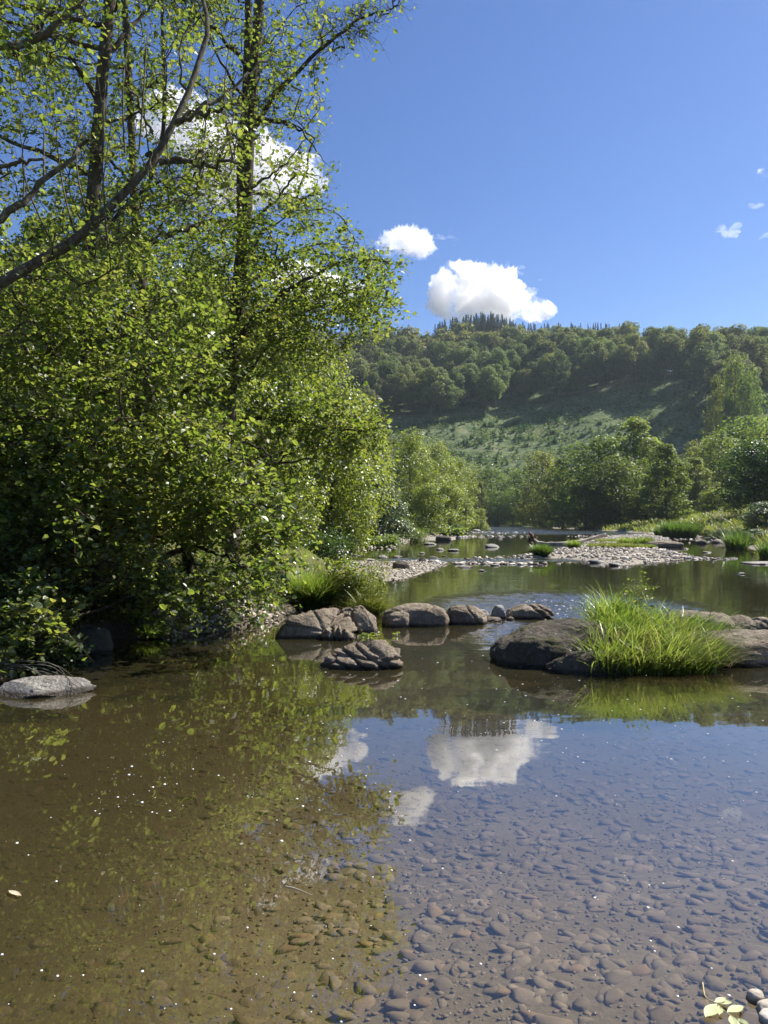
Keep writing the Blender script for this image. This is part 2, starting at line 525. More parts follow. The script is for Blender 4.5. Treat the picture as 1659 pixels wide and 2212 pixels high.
def water_mat():
    m = M('river_water'); p = m.pos(); X, Y, Z = m.xyz(p)
    def wob(scale, amp, stretch, detail=2, w=0.0):
        n = m.noise(m.scalevec(p, stretch), scale, detail, .55, .3)
        v = m.n.new('ShaderNodeVectorMath'); v.operation = 'SUBTRACT'
        m.l.new(n.outputs['Color'], v.inputs[0]); v.inputs[1].default_value = (.5, .5, .5)
        s = m.n.new('ShaderNodeVectorMath'); s.operation = 'SCALE'
        m.l.new(v.outputs[0], s.inputs[0])
        if isinstance(amp, bpy.types.NodeSocket): m.l.new(amp, s.inputs['Scale'])
        else: s.inputs['Scale'].default_value = amp
        return s.outputs[0]
    def add(a, b):
        v = m.n.new('ShaderNodeVectorMath'); m.l.new(a, v.inputs[0]); m.l.new(b, v.inputs[1]); return v.outputs[0]
    # the current: calm pool by the near bank, riffles between the stones, wind on the far reach
    def blob(cx, cy, rx, ry):
        dx = m.math('DIVIDE', m.math('SUBTRACT', X, cx), rx); dy = m.math('DIVIDE', m.math('SUBTRACT', Y, cy), ry)
        r = m.math('ADD', m.math('MULTIPLY', dx, dx), m.math('MULTIPLY', dy, dy))
        return m.rangemap(r, 0, 1, 1, 0)
    riff = m.math('MAXIMUM', blob(3.3, 13.4, 3.0, 3.6), m.math('MAXIMUM', blob(2.3, 9.6, 1.4, 3.2), blob(2, 30, 10, 2.0)))
    farr = m.rangemap(Y, 78, 105)
    patch = m.noise(m.scalevec(p, (.5, 1, 1)), .55, 3).outputs[0]
    mid = m.math('MULTIPLY', m.rangemap(Y, 4.5, 12), m.rangemap(patch, .42, .6, .35, 1))
    small = m.math('ADD', m.math('MULTIPLY', mid, .055), m.math('ADD', m.math('MULTIPLY', riff, .9), m.math('ADD', m.math('MULTIPLY', farr, 1.5), .006)))
    v = wob(1.6, .028, (.8, 1.6, 1))
    v = add(v, wob(9, small, (.55, 1.7, 1), 3))
    v = add(v, wob(34, m.math('MULTIPLY', small, .55), (.7, 1.5, 1), 2))
    tl = m.n.new('ShaderNodeCombineXYZ'); m.l.new(m.math('MULTIPLY', m.math('ADD', farr, m.math('MULTIPLY', riff, .8)), -.13), tl.inputs[1])
    v = add(v, tl.outputs[0])
    sx = m.xyz(v)
    cmb = m.n.new('ShaderNodeCombineXYZ'); m.l.new(sx[0], cmb.inputs[0]); m.l.new(sx[1], cmb.inputs[1]); cmb.inputs[2].default_value = 1
    nn = m.n.new('ShaderNodeVectorMath'); nn.operation = 'NORMALIZE'; m.l.new(cmb.outputs[0], nn.inputs[0])
    dt = m.n.new('ShaderNodeVectorMath'); dt.operation = 'DOT_PRODUCT'
    m.l.new(nn.outputs[0], dt.inputs[0]); m.l.new(m.n.new('ShaderNodeNewGeometry').outputs['Incoming'], dt.inputs[1])
    cs = m.math('SUBTRACT', 1.0, m.math('ABSOLUTE', dt.outputs['Value']), clamp=True)
    frs = m.math('ADD', .03, m.math('MULTIPLY', m.math('POWER', cs, 2.6), .97), clamp=True)
    tr = m.n.new('ShaderNodeBsdfTransparent')
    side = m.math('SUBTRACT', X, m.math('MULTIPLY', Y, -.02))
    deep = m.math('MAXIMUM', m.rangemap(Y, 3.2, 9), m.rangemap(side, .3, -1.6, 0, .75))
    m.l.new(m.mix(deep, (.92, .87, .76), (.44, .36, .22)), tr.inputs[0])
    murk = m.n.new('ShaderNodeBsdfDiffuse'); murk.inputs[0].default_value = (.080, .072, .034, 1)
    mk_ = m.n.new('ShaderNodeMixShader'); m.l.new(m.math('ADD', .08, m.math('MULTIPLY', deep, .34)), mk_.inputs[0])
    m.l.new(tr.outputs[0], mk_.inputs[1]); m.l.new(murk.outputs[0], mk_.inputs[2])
    gl = m.n.new('ShaderNodeBsdfGlossy'); gl.inputs['Roughness'].default_value = .015
    m.l.new(nn.outputs[0], gl.inputs['Normal'])
    mx = m.n.new('ShaderNodeMixShader'); m.l.new(frs, mx.inputs[0])
    m.l.new(mk_.outputs[0], mx.inputs[1]); m.l.new(gl.outputs[0], mx.inputs[2])
    m.l.new(mx.outputs[0], m.out.inputs['Surface'])
    return m.mat
MAT['water'] = water_mat()

def plain(name, c, rough=.7, spec=.3):
    m = M(name); n = m.noise(m.pos(), 12, 4).outputs[0]
    col = m.mix(m.rangemap(n, .3, .7, 0, .5), c, tuple(v * .6 for v in c))
    m.bsdf(col, rough, spec); return m.mat
MAT['foam'] = plain('foam', (.85, .85, .82), .5)
MAT['log'] = bark_mat('weathered_log', (.28, .24, .19), (.50, .45, .37), .1, 5)
MAT['root'] = bark_mat('root_wood', (.06, .04, .028), (.20, .14, .10), .1, 5)

# ------------------------------------------------------------------ the ground
def Wl(pts, z=0.0):
    return [tuple(W(a, b, z)[:2]) for a, b in pts]

RIVER = [(-14, -2), (-4, .6), (-1, 1.0), (.6, 1.45), (1.3, 2.12), (2.4, 2.6), (5, 3.2), (10, 5), (18, 11), (24, 20), (28, 31)] \
    + Wl([(1700, 1199), (1659, 1196), (1600, 1180), (1560, 1166), (1500, 1160), (1440, 1157), (1400, 1153), (1330, 1148), (1260, 1144), (1190, 1141), (1180, 1138), (1060, 1136.6)]) \
    + Wl([(1040, 1139), (1010, 1143), (1000, 1149), (965, 1156), (920, 1163), (880, 1168), (830, 1172), (780, 1180), (730, 1188), (700, 1196), (690, 1206), (712, 1222), (735, 1245), (735, 1275), (700, 1300), (650, 1318), (600, 1338), (560, 1352), (500, 1362), (440, 1368), (380, 1374), (300, 1382), (250, 1380), (160, 1394), (90, 1430), (20, 1462), (-60, 1486)]) \
    + [(-5.5, 6.6), (-9, 5.5), (-14, 4)]
ISLE = Wl([(1190, 1190), (1250, 1182), (1262, 1172), (1290, 1165), (1330, 1158), (1400, 1157), (1440, 1161), (1452, 1170), (1400, 1180), (1440, 1190), (1500, 1204), (1440, 1212), (1380, 1218), (1330, 1221), (1270, 1212), (1210, 1206), (1130, 1208), (1120, 1203), (1160, 1200)])
SPIT = Wl([(812, 1256), (850, 1253), (885, 1247), (925, 1233), (960, 1220), (962, 1214), (900, 1212), (850, 1216), (760, 1214), (725, 1226), (735, 1256)])
SHELF = Wl([(905, 1167), (985, 1166), (985, 1160), (930, 1159)])

def hill_y0(x):
    return 262 - .42 * np.maximum(0, x - 60) + .25 * np.maximum(0, -x - 20)

def height(x, y):
    x = np.asarray(x, float); y = np.asarray(y, float)
    q = np.stack([x, y], -1)
    s = sdf(x, y, RIVER)
    ins = -np.minimum(.42, .06 + .16 * np.maximum(s, 0)) - .03 * fbm(q, .7, 3, 3)
    ins = np.where(y > 12, np.minimum(ins, -.12), ins)
    o = np.maximum(-s, 0)
    leftside = x < .1 * y - 1
    bl = .95 * (1 - np.exp(-o / 1.3)) + .07 * o + .22 * np.maximum(o - 10, 0)
    bl = np.minimum(bl, 60)
    br = .9 * (1 - np.exp(-o / 3.5)) + .11 * np.minimum(np.maximum(o - 3, 0), 22) + .02 * o
    near = (y < 4) & (x > -5)
    bank = np.where(near, .22 * (1 - np.exp(-o / 1.5)) + .1 * o, np.where(leftside, bl, br))
    far = y > 190
    bank = np.where(far, .8 * (1 - np.exp(-o / 4)) + .02 * o, bank)
    # blend left-bank rise into the far valley floor
    bank = np.where(leftside & (y > 120), np.minimum(bank, np.maximum(2.0, bl * np.clip((240 - y) / 120, 0, 1))), bank)
    bank = bank + .10 * fbm(q, .45, 4, 9) * np.clip(o, 0, 1)
    z = np.where(s > 0, ins, bank + .0)
    for poly, top in ((ISLE, .17), (SPIT, .12), (SHELF, .1)):
        d = sdf(x, y, poly)
        zi = np.where(d > 0, .015 + top * (1 - np.exp(-d / 1.2)), d * .35) + .02 * fbm(q, .8, 3, 5)
        z = np.maximum(z, np.where(s > 0, zi, -9))
    y0 = hill_y0(x)
    hc = np.maximum((.2677 * y0 - 22) / .3774, 30)
    t = np.maximum(y - y0, 0) * .43
    t = t * t / (t + 2.5)
    hz = np.where(t < hc, t, hc + .02 * (t - hc))
    k = 12.0
    hz = -np.log(np.exp(-np.clip(t, 0, 4000) / k) + np.exp(-hc / k)) * k + .02 * np.maximum(t - hc, 0) - 0
    hz = np.maximum(hz, 0) + fbm(q, .012, 3, 21) * np.clip(hz / 20, 0, 1) * 5
    return z + hz

def build_ground():
    ys = np.concatenate([np.linspace(-30, 1, 30, endpoint=False), np.geomspace(1, 60, 330, endpoint=False),
                         np.geomspace(60, 300, 150, endpoint=False), np.geomspace(300, 1250, 90)])
    t = np.linspace(-1, 1, 281)
    t = np.sign(t) * (np.abs(t) * .75 + .25 * np.abs(t) ** 3)
    Y, T = np.meshgrid(ys, t, indexing='ij')
    X = T * (14 + np.maximum(Y, 0) * .98)
    Z = height(X, Y)
    n, m_ = X.shape
    i, j = np.meshgrid(np.arange(n - 1), np.arange(m_ - 1), indexing='ij')
    f = np.stack([i * m_ + j, i * m_ + j + 1, (i + 1) * m_ + j + 1, (i + 1) * m_ + j], -1).reshape(-1, 4)
    me = mesh_data('ground', np.stack([X, Y, Z], -1).reshape(-1, 3), f, MAT['ground'], True)
    return link('ground', me, kind='structure')
GROUND = build_ground()

wv = np.array([(-60, -25, 0), (60, -25, 0), (240, 262, 0), (-90, 262, 0)], float)
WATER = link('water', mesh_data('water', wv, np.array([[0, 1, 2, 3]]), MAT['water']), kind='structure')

# ------------------------------------------------------------------ haze
def build_haze():
    m = M('air')
    v = m.n.new('ShaderNodeVolumePrincipled')
    v.inputs['Color'].default_value = (.72, .85, 1, 1)
    v.inputs['Density'].default_value = HAZE
    v.inputs['Anisotropy'].default_value = .35
    m.l.new(v.outputs[0], m.out.inputs['Volume'])
    x0, x1, y0, y1, z0, z1 = -1300, 1300, -60, 1300, -3, 230
    vv = np.array([(x, y, z) for x in (x0, x1) for y in (y0, y1) for z in (z0, z1)], float)
    ff = np.array([[0, 1, 3, 2], [4, 6, 7, 5], [0, 4, 5, 1], [2, 3, 7, 6], [0, 2, 6, 4], [1, 5, 7, 3]])
    o = link('haze', mesh_data('haze', vv, ff, m.mat), kind='stuff')
    o.visible_shadow = True
if HAZE > 0:
    build_haze()

# ------------------------------------------------------------------ clouds
def cloud_mat(name, dens):
    m = M(name)
    v = m.n.new('ShaderNodeVolumePrincipled')
    v.inputs['Color'].default_value = (1, 1, 1, 1)
    n = m.noise(m.pos(), .011, 6, .62, .4).outputs[0]
    m.l.new(m.math('MULTIPLY', m.rangemap(n, .42, .57), dens * 1.6), v.inputs['Density'])
    v.inputs['Anisotropy'].default_value = .5
    m.l.new(v.outputs[0], m.out.inputs['Volume'])
    return m.mat

def cloud(label, lobes, dist, dens, thick=.6, seed=0, rough=.5):
    """lobes: (dx, dy, rx, ry) in frame units, each a puff of a star-shaped body"""
    mat = cloud_mat('cloud_vapour', dens)
    if rough > .55:
        rq = np.random.RandomState(seed); L2 = []
        for a, b, rx, ry in lobes:
            for _ in range(7):
                u_, w_ = rq.uniform(-1, 1, 2)
                L2.append((a + u_ * rx * .75, b + w_ * ry * .7 - u_ * ry * .3, rx * rq.uniform(.18, .5), ry * rq.uniform(.18, .5)))
        lobes = L2
    lob = [(P(a, b, dist), rx * 1.02 / F * dist, ry * 1.0 / F * dist) for a, b, rx, ry in lobes]
    c0 = np.average([l[0] for l in lob], axis=0, weights=[l[1] * l[2] for l in lob])
    nu, nv = (220, 110) if max(l[2] for l in lobes) > 50 else (96, 48)
    th = np.linspace(0, 2 * math.pi, nu, endpoint=False); ph = np.linspace(.02, math.pi - .02, nv)
    PH, TH = np.meshgrid(ph, th, indexing='ij')
    D = np.stack([np.sin(PH) * np.cos(TH), np.sin(PH) * np.sin(TH), np.cos(PH)], -1)
    R = np.full(PH.shape, .12 * max(l[1] for l in lob))
    for c, rx, ry in lob:
        s = np.array([rx, rx * thick, ry])
        o = (c0 - c) / s; d = D / s
        A = (d * d).sum(-1); B = (d * o).sum(-1); C = (o * o).sum() - 1
        disc = B * B - A * C
        t = np.where(disc > 0, (-B + np.sqrt(np.maximum(disc, 0))) / A, 0)
        R = np.maximum(R, t)
    V = D * R[..., None]
    sc_ = 1.0 / (.62 * np.mean([l[2] for l in lob]))
    nz = .6 * np.abs(noise(V, sc_, seed)) + .4 * np.abs(noise(V, sc_ * 2.1, seed + 1)) + .24 * np.abs(noise(V, sc_ * 4.3, seed + 2)) + .14 * np.abs(noise(V, sc_ * 9, seed + 3))
    ext = np.abs(V).reshape(-1, 3).max(0)
    N_ = V / ext ** 2; N_ /= np.linalg.norm(N_, axis=-1, keepdims=True)
    V = V + N_ * (ext.min() * rough * 1.5 * (nz - .32))[..., None]
    i, j = np.meshgrid(np.arange(nv - 1), np.arange(nu), indexing='ij'); j2 = (j + 1) % nu
    f = np.stack([i * nu + j, (i + 1) * nu + j, (i + 1) * nu + j2, i * nu + j2], -1).reshape(-1, 4)
    v = np.concatenate([V.reshape(-1, 3), V[0].mean(0)[None], V[-1].mean(0)[None]])
    jj = np.arange(nu); k = nv * nu
    caps = np.concatenate([np.stack([np.full(nu, k), jj, (jj + 1) % nu], -1),
                           np.stack([np.full(nu, k + 1), (nv - 1) * nu + (jj + 1) % nu, (nv - 1) * nu + jj], -1)])
    link('cloud', mesh_data('cloud', v, [f, caps], mat, True), None, c0, label=label, cat='cloud', group='white clouds in the blue sky')

cloud('largest white cloud resting above the wooded hill crest', [(1020, 625, 90, 55), (985, 655, 62, 38), (1085, 650, 75, 42), (1150, 668, 50, 26), (1000, 590, 52, 26), (1060, 612, 60, 34)], 2500, .035, .6, 1)
cloud('small rounded white cloud up and left of the largest cloud', [(880, 520, 55, 28), (850, 525, 35, 26), (905, 535, 35, 25), (885, 545, 30, 20)], 2500, .022, .6, 5)
cloud('torn wisp of cloud just right of the small rounded cloud', [(960, 510, 22, 12), (980, 522, 14, 8)], 2500, .008, .5, 9, .9)
cloud('thin torn wisp above the right shoulder of the largest cloud', [(1110, 588, 26, 14), (1095, 575, 14, 12)], 2500, .009, .5, 12, .9)
cloud('tiny wisp of cloud right of the largest cloud', [(1178, 606, 14, 9)], 2500, .012, .5, 15, .8)
cloud('little flat cloud low over the right end of the largest cloud', [(1160, 685, 30, 10)], 2500, .012, .5, 18, .7)
cloud('ragged small cloud alone in the right half of the sky', [(1572, 498, 30, 20), (1590, 488, 14, 10)], 2500, .014, .5, 21, .8)
cloud('bright cloud cut by the right edge of the frame', [(1665, 368, 36, 26), (1690, 350, 40, 30)], 2500, .02, .6, 24, .6)
cloud('faint wisp between the ragged cloud and the bright edge cloud', [(1635, 442, 20, 9)], 2500, .007, .5, 27, 1.0)
cloud('faint low wisp at the right edge below the ragged cloud', [(1650, 508, 18, 8)], 2500, .008, .5, 30, 1.0)
cloud('long white cloud bank seen through the branches of the riverside alders', [(380, 260, 90, 60), (460, 310, 90, 60), (540, 350, 90, 70), (620, 380, 80, 55), (500, 400, 110, 50), (660, 395, 50, 34)], 2500, .03, .6, 33)
cloud('lower cloud half hidden behind the tips of the alder branches', [(740, 640, 55, 36), (690, 620, 60, 30), (640, 600, 60, 40)], 2500, .03, .6, 36)

# ------------------------------------------------------------------ rocks
def rock_mesh(name, w, t, h, mat, seed, rough=.22, grooves=(), flat=2.2, lean=0.0, res=(128, 80), facet=0.0, sink=.5):
    """boulder w wide, t thick, h tall above the water, base sunk below it"""
    nu, nv = res
    th = np.linspace(0, 2 * math.pi, nu, endpoint=False); ph = np.linspace(.001, math.pi - .001, nv)
    PH, TH = np.meshgrid(ph, th, indexing='ij')
    e = 2.0 / flat
    cs = lambda a: np.sign(np.cos(a)) * np.abs(np.cos(a)) ** e
    sn = lambda a: np.sign(np.sin(a)) * np.abs(np.sin(a)) ** e
    D = np.stack([sn(PH) * cs(TH), sn(PH) * sn(TH), cs(PH)], -1)
    U = np.stack([np.sin(PH) * np.cos(TH), np.sin(PH) * np.sin(TH), np.cos(PH)], -1)
    q = U * np.array([w, t, h * 2]) / max(w, t) * 1.6
    n = 1 + rough * (.8 * noise(U, 1.1, seed) + .5 * noise(U, 2.3, seed + 1)) \
        - rough * (.34 * np.abs(noise(q, 3.1, seed + 2)) + .26 * np.abs(noise(q, 6.5, seed + 3)) + .16 * np.abs(noise(q, 13, seed + 4)) + .1 * np.abs(noise(q, 26, seed + 5))) + rough * .25
    if facet:
        rs = np.random.RandomState(seed)
        for _ in range(9):
            a = rs.normal(size=3); a /= np.linalg.norm(a); c = .62 + .2 * rs.rand()
            dd = (D * n[..., None]) @ a
            n = np.where(dd > c, n * (1 - facet + facet * c / np.maximum(dd, 1e-3)), n)
    V = D * n[..., None]
    for (ax, ay, az, off, depth, wd) in grooves:
        a = np.array([ax, ay, az], float); a /= np.linalg.norm(a)
        dd = V @ a + .10 * noise(V, 2.2, seed + 40) - off
        V = V * (1 - depth * np.exp(-(dd / wd) ** 2))[..., None]
    V[..., 0] += lean * V[..., 2]
    V[..., 0] /= np.abs(V[..., 0]).max(); V[..., 1] /= np.abs(V[..., 1]).max(); V[..., 2] /= V[..., 2].max()
    S = np.array([w / 2, t / 2, h])
    V = V * S
    V[..., 2] = np.where(V[..., 2] < 0, V[..., 2] * sink, V[..., 2])
    i, j = np.meshgrid(np.arange(nv - 1), np.arange(nu), indexing='ij'); j2 = (j + 1) % nu
    f = np.stack([i * nu + j, (i + 1) * nu + j, (i + 1) * nu + j2, i * nu + j2], -1).reshape(-1, 4)
    return mesh_data(name, V.reshape(-1, 3), f, mat, True)

def rock(label, x0, x1, ytop, ybase, tk, mat='rock', seed=0, rz=0.0, group=None, name='river_rock', cat='rock', zoff=0.0, **kw):
    d = W(x0, ybase)[1]
    w = (x1 - x0) / F * d * 1.04
    t = w * tk
    dc = d + t * .42
    top = P((x0 + x1) / 2, ytop, dc)
    h = max(top[2], .03)
    if 'res' not in kw: kw['res'] = (128, 80) if x1 - x0 > 90 else ((72, 44) if x1 - x0 > 36 else (36, 22))
    me = rock_mesh(name, w, t, h, MAT[mat], seed, **kw)
    return link(name, me, None, (top[0], dc, zoff), rz, label=label, cat=cat, group=group), top

BIG, btop = rock('largest dark mossy boulder, left of the tall grass clump', 1046, 1345, 1338, 1444, .75, 'darkrock', 3, -.12, rough=.15, flat=2.35, lean=.12)
rock('low dark boulder leaning against the front of the largest boulder', 1172, 1380, 1402, 1458, .4, 'darkrock', 11, -.05, rough=.2, flat=2.2, lean=.15)
rock('broad boulder partly hidden behind the right half of the tall grass', 1440, 1602, 1320, 1378, .7, 'rock', 14, facet=.5, rough=.24, flat=2.8, grooves=[(.4, 0, 1, .1, .12, .06)])
rock('small hump of rock behind the broad boulder right of the tall grass', 1545, 1640, 1328, 1366, .7, 'rock', 55, rough=.2)
rock('rounded lichened boulder cut by the right edge of the frame', 1574, 1735, 1334, 1398, .7, 'rock', 17, rough=.2, grooves=[(1, .2, .5, .2, .1, .06)])
rock('sloping boulder at the right edge just right of the grass tips', 1500, 1712, 1360, 1440, .7, 'rock', 21, facet=.5, rough=.26, flat=2.5)
rock('long creased boulder at the left end of the stone row, below the plants', 588, 772, 1314, 1382, .6, 'rock', 25, .1, rough=.3, facet=.7, grooves=[(1, 0, -.25, .30, .26, .05), (1, 0, -.2, .52, .24, .05), (.3, 0, 1, .35, .1, .05), (1, .3, .1, .02, .08, .04)])
rock('knobbly low outcrop at the foot of the long creased boulder', 694, 768, 1350, 1384, .8, 'rock', 28, rough=.3, grooves=[(1, 0, .2, -.3, .25, .1), (1, 0, .2, .1, .25, .1), (1, 0, .2, .45, .2, .1)])
rock('hunched boulder behind and right of the long creased boulder', 716, 832, 1306, 1368, .7, 'rock', 32, -.2, rough=.3, facet=.6, grooves=[(1, 0, .4, .1, .14, .06)])
rock('small squat boulder in front of the dark whaleback rock', 832, 888, 1321, 1356, .8, 'rock', 36, rough=.16, flat=2.8)
rock('wide whaleback boulder in the middle of the stone row', 826, 975, 1303, 1354, .6, 'rock', 39, -.1, rough=.14, flat=2.9, grooves=[(1, 0, -.6, -.1, .08, .05)])
rock('slope-backed boulder between the whaleback and the pale angular stone', 958, 1052, 1307, 1350, .7, 'rock', 43, -.1, rough=.16, flat=2.8, lean=-.1, grooves=[(1, 0, .5, .62, .16, .05)])
rock('white rounded cobble wedged in the stone row', 1028, 1056, 1316, 1334, .8, 'palerock', 46, rough=.1)
rock('pale angular block standing upright in the stone row', 1058, 1096, 1306, 1338, .8, 'palerock', 47, .5, rough=.12, facet=.9, flat=3)
rock('flat wet stone lying under the pale angular block', 1042, 1084, 1332, 1343, .8, 'rock', 48, rough=.15)
rock('tiny wet cobble between the angular block and the ribbed boulder', 1094, 1112, 1332, 1341, .8, 'rock', 49, rough=.15, res=(32, 20))
rock('domed boulder with grooved right flank at the right end of the stone row', 1094, 1196, 1304, 1338, .75, 'rock', 51, rough=.12, flat=2.5, grooves=[(1, 0, .7, .55, .2, .06), (1, 0, .7, .85, .2, .05), (1, 0, .9, 1.1, .15, .05)])
rock('jagged low rock alone in the water in front of the stone row', 690, 884, 1384, 1447, .5, 'rock', 58, .08, rough=.32, facet=.8, flat=1.9, res=(150, 90),
     grooves=[(1, 0, .8, -.35, .22, .05), (1, 0, .8, 0, .2, .05), (1, .1, .7, .33, .24, .05), (1, 0, .8, .62, .2, .05), (.1, 0, 1, .42, .16, .05)])
rock('dark boulder capped with dry moss against the left bank', 160, 242, 1348, 1414, .8, 'mossrock', 61, rough=.16, flat=2.6)
rock('pale flat slab lying dappled at the left edge of the pool', -25, 200, 1462, 1508, .5, 'slab', 64, .1, rough=.3, flat=1.9, facet=1.0)
rock('flat tan slab on the shore behind the left end of the row', 560, 640, 1302, 1330, .9, 'rock', 67, rough=.1)
rock('round dark boulder standing on the gravel spit', 848, 886, 1211, 1234, .9, 'darkrock', 70, rough=.16, flat=3)
rock('small dark upright stone behind the gravel spit', 902, 922, 1203, 1218, .9, 'darkrock', 72, rough=.2, res=(32, 20))
rock('dark block-shaped stone near the left bank of the far pool', 941, 975, 1157, 1168, .8, 'darkrock', 73, rough=.12, flat=4, res=(32, 20))
rock('long flat ledge stone at the right tip of the gravel island', 1400, 1470, 1168, 1182, .9, 'rock', 76, rough=.12, flat=3.4)
rock('flat slab lying in the water at the right edge below the reeds', 1608, 1720, 1212, 1220, .8, 'palerock', 78, rough=.12, flat=3, zoff=-.02)
rock('dark cobble pair beside the reeds on the far right shore', 1505, 1530, 1166, 1175, .9, 'darkrock', 80, rough=.16, res=(32, 20))
rock('grey cobble on the far right shore left of the tall reeds', 1538, 1570, 1165, 1173, .9, 'rock', 82, rough=.16, res=(32, 20))

# small stones that stand in the river, one by one
rs = np.random.RandomState(5)
SM = []
for k in range(8):
    SM.append([rock_mesh('river_stone', 1, .8, .42, MAT[mt], 100 + k, rough=.42, flat=2.2, res=(24, 16), facet=.8) for mt in ('palerock', 'rock', 'darkrock')])
def small_stone(dx, dy, wdisp, mt=0, hh=1.0, label=None, rz=None):
    p = W(dx, dy); w = wdisp / F * p[1]
    k = rs.randint(8)
    o = link('river_stone', SM[k][mt], None, (p[0], p[1], 0), rs.rand() * .8 - .4 if rz is None else rz, (float(w), float(w), float(w * hh)),
             label=label, cat='stone', group='stones standing in the shallow river')
ST = [(996, 1152, 16, 0, 'first small white stone in the channel left of the fallen log'), (1018, 1158, 10, 0, 'short white stone under the far reach of the river'),
      (1080, 1164, 12, 0, 'white stone among the ripples left of the log root'), (1030, 1147, 22, 0, 'flat pale stone in the far channel near the left trees'),
      (893, 1170, 26, 0, 'pale cobble on the left shore ledge'), (930, 1176, 34, 0, 'flat slab in shallow water off the left shore ledge'),
      (980, 1190, 34, 0, 'oblong pale slab in the middle of the quiet channel'), (950, 1188, 22, 0, 'pale stone left of the oblong slab'),
      (912, 1196, 20, 0, 'white cobble upstream of the gravel spit'), (935, 1205, 30, 1, 'grey slab left behind the gravel spit'),
      (960, 1202, 14, 0, 'small pointed white stone behind the gravel spit'), (1061, 1182, 44, 0, 'long white slab left of the round grass tuft'),
      (1005, 1226, 36, 0, 'white flat stone in open water below the stone weir'), (985, 1214, 12, 2, 'small dark stone in the riffle above the weir'),
      (1014, 1210, 20, 2, 'dark rounded stone at the start of the weir'), (1042, 1234, 22, 0, 'pale slab just below the weir'),
      (1068, 1222, 26, 0, 'bright cobble on the weir crest'), (1168, 1222, 22, 0, 'white cobble below the round grass tuft'),
      (1090, 1219, 24, 1, 'grey cobble in the middle of the weir'), (940, 1231, 18, 0, 'pale stone off the tip of the gravel spit'),
      (1290, 1216, 40, 0, 'broad white stone on the waterline of the gravel island'), (1330, 1222, 34, 0, 'white stone at the lowest point of the gravel island'),
      (1528, 1194, 22, 0, 'pale stone standing in the right pool'), (1554, 1207, 18, 0, 'white stone near the right slab'),
      (1480, 1186, 16, 1, 'grey stone between the island and the right pool'), (1582, 1207, 26, 2, 'dark stone off the right reeds'),
      (1540, 1215, 14, 0, 'tiny white stone in the right pool'), (1600, 1240, 22, 0, 'white pebble stone below the right slab'),
      (1462, 1217, 10, 0, 'small white stone off the tail of the island'), (1190, 1172, 20, 2, 'dark stone by the log root'),
      (1255, 1165, 16, 0, 'pale stone behind the log'), (1000, 1160, 12, 0, 'white stone above the quiet channel'),
      (857, 1205, 26, 1, 'grey stone in the backwater left of the round boulder'), (826, 1206, 34, 0, 'pale slab in the backwater behind the leafy plants'),
      (795, 1212, 40, 0, 'large pale slab half hidden by the leafy plants'), (770, 1200, 22, 0, 'pale stone on the backwater shore'),
      (730, 1196, 30, 0, 'whitish stone under the dark bushes'), (755, 1192, 20, 2, 'dark stone under the dark bushes'),
      (1110, 1158, 14, 0, 'pale stone in the rippled reach'), (1150, 1200, 18, 0, 'white stone left of the round grass tuft'),
      (1130, 1206, 22, 0, 'pale stone where the weir meets the island'), (1504, 1206, 20, 0, 'white stone trailing from the island'),
      (1520, 1204, 16, 0, 'last white stone of the island tail'), (1440, 1200, 22, 1, 'grey stone at the right rim of the island'),
      (1480, 1206, 26, 0, 'bright stone on the right rim of the island')]
for a, b, w_, mt, lb in ST:
    small_stone(a, b, w_ * .9, mt, .28 + .3 * rs.rand(), lb)

# ------------------------------------------------------------------ loose stone fields
def ico(sub):
    import bmesh
    bm = bmesh.new(); bmesh.ops.create_icosphere(bm, subdivisions=sub, radius=1)
    v = np.array([q.co[:] for q in bm.verts]); f = np.array([[x.index for x in g.verts] for g in bm.faces]); bm.free()
    return v, f
IV1, IF1 = ico(1); IV2, IF2 = ico(2)

def pebble(seed, flat=.35, iv=None):
    iv = IV2 if iv is None else iv
    r = np.random.RandomState(seed)
    v = iv.copy()
    n = 1 + .30 * noise(v, 1.2, seed) + .16 * noise(v, 2.6, seed + 3)
    v = v * n[:, None]
    for _ in range(8):
        a = r.normal(size=3); a[2] *= .2; a /= np.linalg.norm(a); c = .36 + .34 * r.rand()
        dd = v @ a; v = v - np.maximum(dd - c, 0)[:, None] * a * .95
    return v * np.array([1, .62 + .25 * r.rand(), flat * (.8 + .5 * r.rand())])

